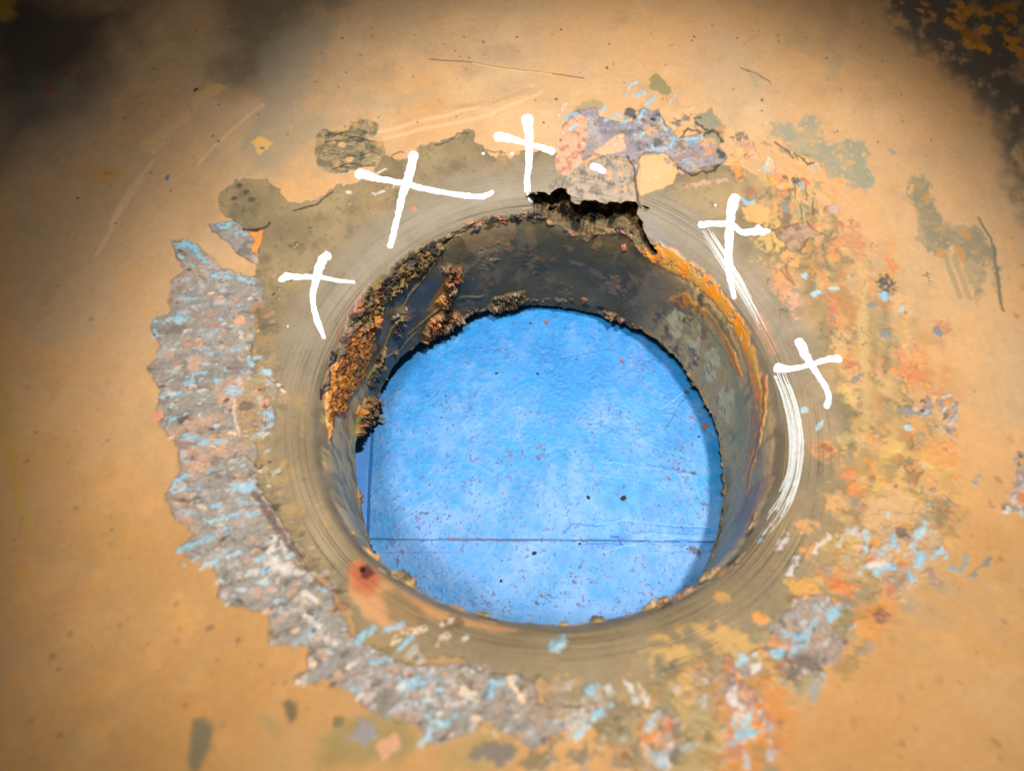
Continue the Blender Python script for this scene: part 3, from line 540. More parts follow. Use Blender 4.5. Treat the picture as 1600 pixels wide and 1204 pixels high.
for u, v, L, dg, wd, c_ in ((1345, 895, 10, 70, 4, SKY), (1360, 885, 24, 10, 7, WHITE), (1370, 895, 26, 20, 7, BLUE), (1395, 850, 16, 85, 5, BLUE), (1430, 842, 30, 60, 5, SKY), (1420, 905, 36, 60, 6, BLUE), (1440, 870, 34, 10, 8, BLUE), (1482, 880, 12, -50, 5, K(140, 160, 160)), (1500, 890, 26, 60, 4, K(140, 155, 158)),
                            (1512, 908, 50, 45, 4, K(128, 132, 128)), (1440, 770, 10, 90, 4, STEEL), (1270, 1095, 30, 75, 5, K(156, 160, 150)), (1295, 965, 34, 40, 7, BLUE), (1228, 990, 18, -20, 8, BLUE), (1212, 1020, 18, 30, 7, BLUE), (1270, 860, 36, 45, 4, WHITE), (1240, 870, 18, 50, 5, WHITE), (1235, 895, 20, 60, 5, WHITE),
                            (1310, 850, 24, 55, 4, K(200, 190, 170)), (1145, 1095, 16, 80, 7, WHITE), (1150, 1118, 14, 60, 6, WHITE), (1152, 1128, 18, 20, 7, SKY), (1155, 1148, 26, 18, 7, BLUE), (1140, 1160, 10, 30, 6, K(160, 172, 178)), (1155, 1040, 18, 70, 6, SKY), (1175, 1045, 20, 40, 6, WHITE), (1205, 975, 30, 40, 4, LAV),
                            (1350, 860, 30, 80, 5, SKY), (1155, 845, 14, 10, 5, WHITE), (1182, 842, 18, 80, 5, SKY), (1190, 835, 20, 45, 4, WHITE), (1215, 855, 26, 55, 6, WHITE), (1180, 838, 8, 0, 6, BLUE), (1020, 1180, 60, 8, 5, K(168, 178, 182)), (1520, 755, 16, 55, 4, K(140, 150, 150))):
    dash(u, v, L, dg, wd, c_, .0003, .9)
for u, v, a, b_, c_ in ((1315, 915, 16, 16, K(220, 130, 66)), (1262, 857, 10, 9, K(232, 160, 84)), (1257, 915, 18, 13, K(226, 166, 84)), (1186, 966, 10, 8, K(238, 156, 80)), (1217, 1007, 11, 6, ORANGE), (1127, 930, 9, 6, K(226, 170, 90)), (1375, 960, 8, 12, K(150, 96, 76)), (1255, 1035, 22, 10, K(120, 104, 96)), (1240, 1050, 12, 10, LAV_D)):
    blob(u, v, a, b_, 0, c_, .0002, .85, .6, soft=.45)
face([(1060, 1120), (1100, 1100), (1130, 1130), (1125, 1204), (1060, 1204)], K(170, 150, 96), soft=.003, warp=((22, .003), (8, .002)), mix=.6)

# ---- bore wall, unrolled
m, m2 = WC.n, WC.n2
Xw = (WC.x0 + np.arange(WC.w) * WC.px).astype(F)[None]; Yw = (WC.y0 + np.arange(WC.h) * WC.px).astype(F)[:, None]
Xw = np.broadcast_to(Xw, WC.sh); Yw = np.broadcast_to(Yw, WC.sh); Tw = Xw / .1
WST = fbm(WC.sh, .004, WC.px, 3, (6, 1))          # streaks down the bore
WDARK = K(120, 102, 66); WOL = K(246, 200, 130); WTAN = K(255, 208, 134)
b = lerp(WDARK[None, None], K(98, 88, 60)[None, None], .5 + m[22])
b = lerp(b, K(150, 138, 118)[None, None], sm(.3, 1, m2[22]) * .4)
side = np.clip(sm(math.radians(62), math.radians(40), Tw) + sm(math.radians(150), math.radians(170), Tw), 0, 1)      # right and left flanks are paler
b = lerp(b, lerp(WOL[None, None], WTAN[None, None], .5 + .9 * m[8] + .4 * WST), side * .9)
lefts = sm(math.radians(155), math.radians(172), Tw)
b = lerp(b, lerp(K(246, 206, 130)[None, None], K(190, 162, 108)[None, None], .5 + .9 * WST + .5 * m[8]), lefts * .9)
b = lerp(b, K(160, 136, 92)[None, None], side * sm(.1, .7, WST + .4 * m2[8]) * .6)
b *= (1 + .05 * m[3])[..., None]
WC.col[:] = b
WC.ht[:] = .00022 * m[22] + .0001 * m[8] + .00002 * m[1.5]; WC.rg[:] = .42 + .1 * m[8]
lipw = sm(S_LIP - .0075, S_LIP - .0035, Yw - lipup(Tw) + .0012 * m[8])
WC.put((slice(None), slice(None)), lipw, lerp(GREY[None, None], K(140, 124, 98)[None, None], .5 + m[8]), rg=.5)
# near side of the lip
wall([(720, 345), (735, 335), (770, 328), (800, 340), (805, 365), (790, 392), (775, 400), (770, 420), (755, 430), (745, 400), (728, 392), (722, 365)], K(148, 124, 92), soft=.0006, warp=((8, .0015), (3, .0008)), mix=.9)
wall([(755, 395), (775, 400), (760, 455), (748, 450)], K(140, 116, 86), soft=.0008, warp=((3, .0006),), mix=.8)
wall([(818, 352), (835, 355), (838, 385), (840, 408), (828, 390)], K(140, 120, 90), soft=.0005, warp=((3, .0006),), mix=.85)
for u, v, a, b_ in ((892, 388, 12, 5), (900, 412, 14, 5), (935, 430, 18, 9), (990, 440, 10, 14), (1000, 475, 22, 10), (975, 455, 9, 9)): blob(u, v, a, b_, 0, K(142, 122, 90), .0001, .85, .8, True)
wall([(1012, 425), (1040, 425), (1075, 450), (1090, 480), (1060, 500), (1010, 480), (995, 455)], K(156, 132, 98), soft=.001, warp=((8, .002), (3, .0008)), mix=.75)
for u, v in ((645, 495), (700, 455), (765, 410)): blob(u, v, 9, 6, 0, K(110, 90, 66), .0006, .8, .8, True)
def gran(a, b_, c_=BLACK):
    def f(c, sl):
        o = lerp(a[None, None], b_[None, None], sm(-.3, .4, c.n2[8][sl] + .4 * c.n[3][sl]))
        return lerp(o, c_[None, None], sm(.0, .45, c.n[3][sl] * .7 + c.n2[1.5][sl] * .7) * .9)
    return f
def lumps(px, base, amt, soft=.0008, warp=((8, .0012), (3, .0008)), mod=None):
    r = WC.sdf(wpts(px), soft, warp)
    if r is None: return
    sl, d = r; m_ = sm(-soft, soft * 2, d)
    WC.ht[sl] += m_ * (base + amt * (np.abs(WC.n[3][sl]) + .7 * np.abs(WC.n2[1.5][sl]) + .6 * WC.n2[8][sl]))
L1 = [(600, 425), (640, 395), (690, 378), (692, 392), (662, 425), (640, 445), (600, 478), (585, 505), (560, 520), (548, 500), (570, 452)]
wall(L1, gran(K(150, 120, 62), K(120, 104, 70)), soft=.0006, rg=.7); lumps(L1, .001, .0019)
L2 = [(548, 500), (572, 505), (590, 490), (600, 500), (580, 540), (570, 580), (560, 600), (545, 620), (535, 640), (522, 650), (515, 690), (508, 640), (515, 590), (530, 545)]
wall(L2, gran(K(226, 142, 58), K(200, 128, 56), K(110, 66, 30)), soft=.0006, rg=.7); lumps(L2, .001, .0011)
L3 = [(585, 560), (600, 540), (598, 580), (585, 610), (575, 605)]
wall(L3, gran(K(110, 104, 96), K(60, 54, 48)), soft=.0005); lumps(L3, .0008, .0016)
wall([(555, 560), (590, 510), (590, 540), (562, 590)], K(190, 130, 62), soft=.0008, mix=.7)
L4 = [(612, 500), (620, 482), (635, 480), (632, 508), (620, 532), (612, 525)]
wall(L4, gran(K(96, 84, 60), K(220, 140, 70)), soft=.0005); lumps(L4, .0014, .0018)
L5 = [(690, 420), (705, 415), (722, 420), (715, 450), (705, 475), (690, 480), (680, 475), (695, 450)]
wall(L5, gran(K(150, 90, 44), K(120, 96, 66)), soft=.0005); lumps(L5, .0014, .0022)
wall([(672, 470), (692, 440), (690, 480), (680, 490), (655, 480)], K(190, 130, 50), soft=.0008, mix=.8)
L6 = [(660, 520), (668, 500), (690, 485), (715, 487), (722, 495), (735, 498), (700, 512), (672, 535), (660, 540)]
wall(L6, gran(K(226, 136, 66), K(130, 96, 56)), soft=.0005); lumps(L6, .0016, .0022)
L7 = [(765, 478), (775, 465), (800, 458), (822, 456), (828, 466), (812, 476), (770, 486)]
wall(L7, gran(K(110, 90, 60), K(170, 104, 62)), soft=.0005); lumps(L7, .0016, .002)
L8 = [(555, 680), (560, 640), (575, 620), (590, 622), (588, 655), (575, 670), (562, 700)]
wall(L8, gran(K(120, 110, 84), K(200, 134, 74)), soft=.0005); lumps(L8, .0018, .0026)
wall([(530, 640), (545, 630), (545, 680), (535, 672)], K(226, 142, 66), soft=.0006, mix=.9)
for u, v, a, b_, r, c_ in ((604, 595, 4, 11, 40, K(240, 150, 80)), (618, 552, 6, 7, 0, K(232, 130, 76)), (710, 490, 12, 6, 10, K(238, 146, 76)), (680, 505, 8, 7, 0, K(232, 150, 84)), (955, 497, 10, 4, -10, K(232, 150, 76)), (560, 640, 8, 7, 0, ORANGE), (820, 325, 7, 6, 0, K(222, 110, 76)), (735, 348, 8, 4, 0, K(222, 140, 70)), (975, 385, 6, 5, 0, K(226, 140, 90))):
    blob(u, v, a, b_, r, c_, .0012, 1, .5, True)
# smooth brown blister, dark glossy panels, streaked lower left flank
wall([(522, 515), (545, 455), (575, 438), (580, 445), (562, 470), (545, 515), (525, 545)], K(166, 132, 108), soft=.0008, warp=((3, .0005),), rg=.4)
wall([(618, 480), (635, 455), (660, 440), (690, 432), (680, 455), (670, 480), (640, 512), (622, 525), (612, 500)], K(84, 84, 84), soft=.0005, warp=((3, .0005),), rg=.3, mix=.9)
wall([(575, 600), (595, 560), (612, 540), (622, 555), (600, 590), (575, 625)], K(88, 90, 88), soft=.0008, rg=.3, mix=.85)
WC.line(wpts([(640, 520), (670, 495), (700, 470), (755, 462)]), .0008, K(150, 130, 90), .0006, .8); WC.line(wpts([(600, 560), (625, 545), (648, 520)]), .0007, K(160, 140, 100), .0006, .8)
WC.line(wpts([(575, 590), (598, 545), (615, 505), (655, 440), (685, 405)]), .0008, K(176, 146, 80), .0008, .8)
WC.line(wpts([(556, 660), (548, 700), (552, 740), (562, 790)]), .0009, K(196, 170, 110), .0003, .7); WC.line(wpts([(530, 680), (540, 730), (552, 780)]), .0009, K(176, 160, 120), .0003, .6)
WC.line(wpts([(515, 660), (525, 720), (545, 790), (570, 830)]), .0008, K(100, 92, 60), -.0002, .7)
WC.line(wpts([(540, 690), (548, 720), (558, 770)]), .0012, K(96, 96, 88), 0, .7)
# rust runs on the right flank
D1 = [(1003, 392), (1025, 378), (1055, 388), (1085, 412), (1112, 432), (1135, 462), (1158, 500), (1178, 550), (1188, 600), (1192, 650), (1182, 695), (1168, 735), (1160, 745), (1170, 690), (1178, 640), (1172, 585), (1150, 525), (1120, 478), (1085, 445), (1050, 425), (1015, 408)]
wall(D1, lambda c, sl: lerp(K(255, 156, 40)[None, None], K(226, 166, 80)[None, None], .3 + 1.1 * WST[sl] + .8 * c.n[3][sl] + sm(.06, -.02, Xw[sl]) * .8), soft=.0010, warp=((8, .0010), (3, .0008), (1.5, .0004)), mod=lambda c, sl: sm(-1.2, -.4, c.n2[3][sl] + .5 * c.n[1.5][sl]), h=.0004, rg=.35)
D2 = [(1043, 470), (1052, 462), (1072, 456), (1080, 468), (1100, 482), (1125, 512), (1145, 545), (1160, 590), (1150, 585), (1130, 545), (1105, 512), (1080, 488), (1060, 476)]
wall(D2, K(252, 160, 36), soft=.0008, warp=((8, .0008), (3, .0004)), h=.0004, rg=.35)
wall([(1080, 480), (1110, 500), (1135, 540), (1155, 600), (1170, 650), (1165, 700), (1150, 690), (1150, 630), (1130, 570), (1105, 530), (1075, 500)], K(200, 184, 116), soft=.001, mix=.75)
wall([(1085, 462), (1110, 480), (1140, 520), (1160, 570), (1145, 545), (1110, 500)], K(110, 108, 84), soft=.001, mix=.7)
for x0_, y0_, x1_, y1_ in ((1040, 480, 1072, 530), (1068, 500, 1100, 560), (1098, 540, 1128, 600), (1120, 600, 1150, 660)):
    wall([(x0_, y0_ + 14), (x0_ + 14, y0_), (x1_ - 2, y0_ + 10), (x1_ - 10, y1_), (x0_ + 4, y1_ - 8)], K(255, 238, 176), soft=.0006, warp=((3, .001),), mix=.85, mod=lambda c, sl: sm(-.5, .3, c.n[3][sl]))
WC.line(wpts([(1195, 590), (1196, 640), (1186, 690), (1172, 740), (1168, 770)]), .0013, K(206, 120, 50), .0008, .85, ((8, .001), (3, .0008)))
both([(1165, 770), (1195, 745), (1212, 745), (1200, 770), (1180, 800), (1150, 845), (1140, 850), (1155, 800)], K(214, 160, 112), soft=.0008, warp=((8, .001),), h=.0001, mix=.9)
both([(1175, 480), (1190, 488), (1205, 520), (1215, 550), (1205, 555), (1190, 530), (1178, 505)], K(204, 150, 112), soft=.0012, warp=((3, .0008),), h=.0001, mix=.6)
both([(1000, 330), (1015, 345), (1040, 365), (1060, 380), (1045, 390), (1020, 378), (1005, 360)], K(150, 140, 130), soft=.0008, mix=.7)
# ragged edge between wall and lip
for k in range(150):
    th = random.uniform(math.radians(66), math.radians(178)); s_ = S_LIP - .0055 + float(lipup(th)) + random.gauss(0, .0012)
    a = random.uniform(.0006, .0022)
    WC.stamp(wrapx(th), s_, a * 1.8, a * .7, random.uniform(-.4, .4), random.choice([BLACK, DARK, K(120, 96, 74), K(190, 120, 84), K(70, 60, 50)]), random.uniform(-.0008, .0012), .3, .9, None, .7)
# ragged lower end of the wall
for k in range(260):
    th = random.uniform(math.radians(-40), math.radians(220))
    lo_z = .012 + .02 * max(0, math.sin(th)); a = random.uniform(.0006, .002)
    WC.stamp(wrapx(th), lo_z + random.gauss(0, .0015), a * 1.6, a * .8, 0, random.choice([BLACK, DARK, K(150, 124, 92), K(170, 116, 80)]), random.uniform(0, .0012), .3, .85, None, .7)

for k in range(46):
    th = random.choice([random.gauss(-2.25, .12), random.gauss(-1.25, .22), random.uniform(-2.6, -.5)]); a = random.uniform(.0006, .0022)
    WC.stamp(wrapx(th), S_LIP - .006 + random.gauss(0, .0022), a * 1.7, a * .8, 0, random.choice([OLIVE_D, K(150, 130, 96), K(206, 140, 84), K(96, 84, 60)]), random.uniform(.0003, .0016), .35, .9, None, .7)
for k in range(110):
    th = random.uniform(math.radians(30), math.radians(165)); a = random.uniform(.0008, .004)
    WC.stamp(wrapx(th), random.uniform(.03, S_LIP - .01), a * .8, a * 1.5, random.uniform(-.3, .3), random.choice([K(150, 124, 90), K(140, 120, 92), K(96, 80, 60), K(170, 120, 76)]), random.uniform(0, .0004), .5, random.uniform(.3, .85), None, .9)

# ---- cavity: a broken-out pocket behind the lip
CAV = [(822, 307), (838, 303), (860, 302), (868, 296), (884, 298), (896, 314), (905, 320), (918, 312), (945, 320), (975, 318), (996, 315), (1000, 335), (1003, 355), (1018, 380), (1030, 398), (1022, 402), (1005, 385), (988, 362), (958, 354), (932, 358), (912, 368), (893, 362), (878, 350), (858, 340), (842, 330)]
sl_, d_ = WC.sdf(wpts(CAV), .002, ((8, .0008), (3, .0008)))
cav = np.zeros(WC.sh, F); cav[sl_] = sm(-.0001, .0016, d_)
sl2, d2_ = WC.sdf([wpt(*p) for p in [(1003, 318), (1010, 318), (1014, 326), (1008, 330)]], .001, ())
cav[sl2] = np.maximum(cav[sl2], .35 * sm(-.0003, .0006, d2_))
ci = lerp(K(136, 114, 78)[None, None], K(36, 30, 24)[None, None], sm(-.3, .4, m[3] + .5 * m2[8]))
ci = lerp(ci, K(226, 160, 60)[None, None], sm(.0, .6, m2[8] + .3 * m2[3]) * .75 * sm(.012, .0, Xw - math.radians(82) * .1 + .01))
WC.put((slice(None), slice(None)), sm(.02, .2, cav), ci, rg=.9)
rim = np.zeros(WC.sh, F); rim[sl_] = np.exp(-((d_ + .0016) / .0014) ** 2) * (Yw[sl_] < S_LIP - .002)
WC.put((slice(None), slice(None)), rim * .8 * sm(-.6, .2, m[3]), lerp(K(170, 146, 104)[None, None], K(222, 140, 84)[None, None], sm(.1, .6, m2[3])))
WC.ht += rim * .0008 * (.6 + m2[3])

# ------------------------------------------------------------------ casing mesh
NT = 2520
TH = np.linspace(0, 2 * math.pi, NT, endpoint=False) - math.pi / 2
s_in = np.arange(0, SW, .00034)
st = [SW + .0001]
while st[-1] < S_MAX - .003:
    r_ = st[-1] - S_LIP + .1
    st.append(st[-1] + (.0004 + max(0, r_ - .11) * .0016 if r_ < .33 else .006))
s_out = np.array(st)
LOW = [(575, 840), (562, 780), (557, 720), (556, 690), (563, 672), (582, 655), (588, 640), (582, 625), (598, 605), (606, 590), (618, 570), (640, 548), (662, 532), (700, 508), (740, 491), (790, 482), (830, 477), (880, 481), (930, 491), (980, 507), (1030, 535), (1060, 565), (1085, 600), (1105, 635), (1120, 670), (1128, 720), (1130, 760), (1120, 810)]
lw = sorted((wrapx(wall_at(*p)[0]) / .1, max(-.0915, min(-.055, wall_at(*p)[1]))) for p in LOW)
la = np.array([-math.pi / 2, math.radians(-25)] + [a for a, z in lw if a > math.radians(-22)] + [math.radians(192), 3 * math.pi / 2])
lz = np.array([-.0915, -.0915] + [z for a, z in lw if a > math.radians(-22)] + [-.0915, -.0915])
o_ = np.argsort(la); la, lz = la[o_], lz[o_]
zb = np.interp(TH, la, lz)
jag = fbm((2, NT), .004, .1 * 2 * math.pi / NT, 4)[0]
zb = zb + .0012 * jag + .0007 * np.abs(fbm((2, NT), .0012, .1 * 2 * math.pi / NT, 2)[0])
s_lo = np.empty(NT)
for k in range(0, NT):
    pass
# height of the wall at each depth, so that the traced lower end lands where it should
zz = P0(TH[None, :], s_in[:, None])[..., 2]
for k in range(NT): s_lo[k] = np.interp(zb[k], zz[:, k], s_in)
kk = np.clip((s_in[:, None] - 0) / (S_LIP - 0), 0, 1)
SI = np.where(s_in[:, None] < S_LIP, s_lo[None, :] + (S_LIP - s_lo[None, :]) * kk, s_in[:, None])
SG = np.concatenate([SI, np.broadcast_to(s_out[:, None], (len(s_out), NT))], 0)
NR = SG.shape[0]
TG = np.broadcast_to(TH[None, :], SG.shape)
P = P0(TG, SG)
dT = np.roll(P, -1, 1) - np.roll(P, 1, 1); dS = np.gradient(P, axis=0)
N = np.cross(dS, dT); N /= np.linalg.norm(N, axis=-1, keepdims=True) + 1e-12       # into the bore, and up off the shell
cF, hF, rF, tF = FC.sample(P[..., 0], P[..., 1])
cW, hW, rW, tW = WC.sample(wrapx(TG), np.clip(SG, 0, SW - .0005))
fx = np.clip((wrapx(TG) - WC.x0) / WC.px, 0, WC.w - 1).astype(int); fy = np.clip((SG - WC.y0) / WC.px, 0, WC.h - 1).astype(int)
cv = np.where(SG < SW - .001, cav[fy, fx], 0)
for _ in range(1): cv = (cv + np.roll(cv, 1, 1) + np.roll(cv, -1, 1)) / 3
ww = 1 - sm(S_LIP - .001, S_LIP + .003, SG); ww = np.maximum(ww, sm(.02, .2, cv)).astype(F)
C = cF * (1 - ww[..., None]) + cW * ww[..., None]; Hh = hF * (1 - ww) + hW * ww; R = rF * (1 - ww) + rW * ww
# turning marks: fine rings on the lip
g1 = up(rng.random((340, 16)).astype(F) * 2 - 1, (1900, 1600))
gi = np.clip((SG - (S_LIP - .01)) / .040 * 1899, 0, 1899).astype(int); ga = np.broadcast_to((np.arange(NT) / NT * 1599).astype(int)[None], SG.shape)
grv = g1[gi, ga]
gm = sm(S_LIP - .0055, S_LIP - .002, SG - lipup(TG)) * sm(S_LIP + .024, S_LIP + .012, SG + .006 * fbm(SG.shape, 40, 1, 2)) * (cv < .02)
gm = gm * (.35 + .65 * sm(-.5, .3, fbm(SG.shape, 120, 1, 3)))
C = C * (1 - .50 * sm(.05, .8, grv) * gm - .05 * grv * gm)[..., None]
C = C + (K(206, 196, 186) - C) * (sm(-.5, -1, grv) * gm * .07)[..., None]  # pale highlight painted onto the ring crests
Hh = Hh + grv * gm * -.00009
Q = P + N * Hh[..., None]
rad = np.stack([np.cos(TG), np.sin(TG), np.zeros_like(TG)], -1)
cn = .65 * up(rng.random((90, 240)).astype(F), (NR, NT)) + .35 * up(rng.random((220, 900)).astype(F), (NR, NT))
shelf = .30 + .70 * sm(S_LIP - .010, S_LIP - .002, SG)
Q = Q + rad * (cv * shelf * (.009 + .008 * cn) * np.clip((SG - .05) / .02, 0, 1))[..., None]
Q[..., 2] -= cv * shelf * (.005 + .007 * cn)
# two more rings carry the lower end outward, so the wall has its thickness
e1 = Q[0] + rad[0] * .006; e1[:, 2] -= .0006; e2 = Q[0] + rad[0] * .016; e2[:, 2] += .004
Q = np.concatenate([e2[None], e1[None], Q], 0); C = np.concatenate([C[:1], C[:1], C], 0); R = np.concatenate([R[:1], R[:1], R], 0)
SGx = np.concatenate([SG[:1] - .016, SG[:1] - .006, SG], 0); NR += 2
TGT = np.concatenate([np.zeros((2, NT), int), np.where(ww > .5, 0, tF)], 0)
CV = np.concatenate([np.zeros((2, NT), F), cv], 0)
dT = np.roll(Q, -1, 1) - np.roll(Q, 1, 1); dS = np.gradient(Q, axis=0)
NN = np.cross(dS, dT); NN /= np.linalg.norm(NN, axis=-1, keepdims=True) + 1e-12

# kind of each cell: 0 shell face, 10 lip, 11 wall, 12 cavity, 1.. crusts
cellS = SGx[:-1]; kind = np.where(cellS < S_LIP - .0045 + lipup(TH)[None], 11, np.where(cellS < S_LIP + .014, 10, 0))
tt = TGT[:-1]; kind = np.where((tt > 0), tt, kind); kind = np.where(CV[:-1] > .15, 12, kind)
idx = np.arange(NR * NT).reshape(NR, NT)
quad = np.stack([idx[:-1], idx[1:], np.roll(idx, -1, 1)[1:], np.roll(idx, -1, 1)[:-1]], -1)

def node_mat(name, base=None, attr=False, bump=.3, bscale=900, rough=.55, var=.12, vscale=500, spec=.35, metal=0, bdist=.0003):
    m_ = bpy.data.materials.new(name); m_.use_nodes = True
    nt = m_.node_tree; nd = nt.nodes; lk = nt.links; bs = nd['Principled BSDF']
    tc = nd.new('ShaderNodeTexCoord')
    n1 = nd.new('ShaderNodeTexNoise'); n1.inputs['Scale'].default_value = vscale; n1.inputs['Detail'].default_value = 5; n1.inputs['Roughness'].default_value = .65
    lk.new(tc.outputs['Object'], n1.inputs['Vector'])
    mr = nd.new('ShaderNodeMapRange'); mr.inputs['From Min'].default_value = .3; mr.inputs['From Max'].default_value = .7
    mr.inputs['To Min'].default_value = 1 - var; mr.inputs['To Max'].default_value = 1 + var
    lk.new(n1.outputs['Fac'], mr.inputs['Value'])
    mx = nd.new('ShaderNodeVectorMath'); mx.operation = 'SCALE'
    if attr:
        at_ = nd.new('ShaderNodeAttribute'); at_.attribute_name = 'coat'; lk.new(at_.outputs['Color'], mx.inputs[0])
        ar = nd.new('ShaderNodeAttribute'); ar.attribute_name = 'wear'; lk.new(ar.outputs['Fac'], bs.inputs['Roughness'])
    else:
        mx.inputs[0].default_value = base; bs.inputs['Roughness'].default_value = rough
    lk.new(mr.outputs['Result'], mx.inputs['Scale']); lk.new(mx.outputs['Vector'], bs.inputs['Base Color'])
    bs.inputs['Specular IOR Level'].default_value = spec; bs.inputs['Metallic'].default_value = metal
    n2_ = nd.new('ShaderNodeTexNoise'); n2_.inputs['Scale'].default_value = bscale; n2_.inputs['Detail'].default_value = 6; n2_.inputs['Roughness'].default_value = .7
    lk.new(tc.outputs['Object'], n2_.inputs['Vector'])
    bp = nd.new('ShaderNodeBump'); bp.inputs['Strength'].default_value = bump; bp.inputs['Distance'].default_value = bdist
    lk.new(n2_.outputs['Fac'], bp.inputs['Height']); lk.new(bp.outputs['Normal'], bs.inputs['Normal'])
    return m_
M_COAT = node_mat('weathered_coat', attr=True, bump=.25, bscale=700, var=.06, vscale=420)
M_CRUST = node_mat('scale_crust', attr=True, bump=.8, bscale=900, var=.2, vscale=700)
M_POCKET = node_mat('broken_metal', attr=True, bump=1.0, bscale=300, var=.75, vscale=260, bdist=.0015)
M_WALL = node_mat('bore_metal', attr=True, bump=.5, bscale=600, var=.18, vscale=350)
M_PAINT = node_mat('white_marker_paint', base=(.66, .665, .66), bump=.5, bscale=420, rough=.5, var=.06)

def grid_mesh(name, mat, verts, quads, normals=None, cols=None, wear=None, parent=None):
    me = bpy.data.meshes.new(name)
    u, inv = np.unique(quads.ravel(), return_inverse=True)
    v = verts[u]; nq = len(quads)
    me.vertices.add(len(v)); me.vertices.foreach_set('co', v.astype(F).ravel())
    me.loops.add(nq * 4); me.loops.foreach_set('vertex_index', inv.astype(np.int32).ravel())
    me.polygons.add(nq); me.polygons.foreach_set('loop_start', np.arange(0, nq * 4, 4, dtype=np.int32))
    me.update(calc_edges=True)
    me.polygons.foreach_set('use_smooth', np.ones(nq, bool))
    if cols is not None:
        a = me.color_attributes.new('coat', 'FLOAT_COLOR', 'POINT')
        a.data.foreach_set('color', np.concatenate([np.clip(cols[u], 0.002, .9), np.ones((len(u), 1), F)], 1).astype(F).ravel())
    if wear is not None:
        a = me.attributes.new('wear', 'FLOAT', 'POINT'); a.data.foreach_set('value', np.clip(wear[u], .15, .95).astype(F))
    if normals is not None: me.normals_split_custom_set_from_vertices(normals[u].astype(float).tolist())
    me.materials.append(mat)
    o = bpy.data.objects.new(name, me); COL.objects.link(o); o.parent = parent
    return o

casing = bpy.data.objects.new('corroded_casing', None); COL.objects.link(casing)
tag(casing, 'rusty ochre-coated metal casing with a round bored opening, scale crusts and white crosses round it', 'casing')
V = Q.reshape(-1, 3); NV = NN.reshape(-1, 3); CC = C.reshape(-1, 3); RR = R.reshape(-1)
kf = kind.reshape(-1); qf = quad.reshape(-1, 4)
for k, nm, mt, lab in ((0, 'shell_face', M_COAT, 'smooth ochre coating of the casing around the opening'), (10, 'machined_lip', M_COAT, 'grey-olive lip with fine turning rings round the opening'),
                       (11, 'bore_wall', M_WALL, 'dark inner wall of the opening with lumpy rust and orange runs'), (12, 'broken_pocket', M_POCKET, 'black broken-out pocket under the far lip'),
                       (1, 'scale_crust', M_CRUST, 'long grey-lilac serrated crust with pale blue flecks, left of and below the opening'), (2, 'scale_crust', M_CRUST, 'grey and pink flaking crust above the black pocket'),
                       (3, 'scale_crust', M_CRUST, 'peach crust with light blue dashes at lower right'), (4, 'scale_crust', M_CRUST, 'grey and rust-orange crust below right of the opening'),
                       (5, 'scale_crust', M_CRUST, 'small grey crust near the right edge')):
    q_ = qf[kf == k]
    if len(q_): tag(grid_mesh(nm, mt, V, q_, NV, CC, RR, casing), lab)

# ------------------------------------------------------------------ paint on the casing
SLN = SG[:, 0]      # only used where s >= S_LIP, the same for every angle
Rbase = np.interp(np.linspace(S_LIP - .006, S_MAX, 4000), PD, PR); Sbase = np.linspace(S_LIP - .006, S_MAX, 4000)
def on_casing(x, y, lift):
    """a point of the finished surface over plan position (x, y)"""
    th = np.arctan2(y, x); r = np.hypot(x, y)
    s_ = np.interp(r, Rbase, Sbase)
    j = np.interp(s_, SGx[2:, 0], np.arange(2, NR)); i = ((th + math.pi / 2) % (2 * math.pi)) / (2 * math.pi) * NT
    j0 = np.clip(j.astype(int), 0, NR - 2); i0 = i.astype(int) % NT; fj = (j - j0)[..., None]; fi = (i - i.astype(int))[..., None]; i1 = (i0 + 1) % NT
    def b_(A): return (A[j0, i0] * (1 - fi) + A[j0, i1] * fi) * (1 - fj) + (A[j0 + 1, i0] * (1 - fi) + A[j0 + 1, i1] * fi) * fj
    return b_(Q) + b_(NN) * lift[..., None]
def curve(px, step=.0004):
    p = np.array(fpts(px)); 
    # Catmull-Rom through the traced points
    pp = np.vstack([2 * p[0] - p[1], p, 2 * p[-1] - p[-2]]); out = []
    for k in range(1, len(pp) - 2):
        L = np.linalg.norm(pp[k + 1] - pp[k]); m_ = max(3, int(L / step))
        t = np.linspace(0, 1, m_, endpoint=False)[:, None]
        a, b_, c_, d = pp[k - 1], pp[k], pp[k + 1], pp[k + 2]
        out.append(.5 * (2 * b_ + (c_ - a) * t + (2 * a - 5 * b_ + 4 * c_ - d) * t ** 2 + (3 * b_ - a - 3 * c_ + d) * t ** 3))
    return np.vstack(out + [p[-1:]])
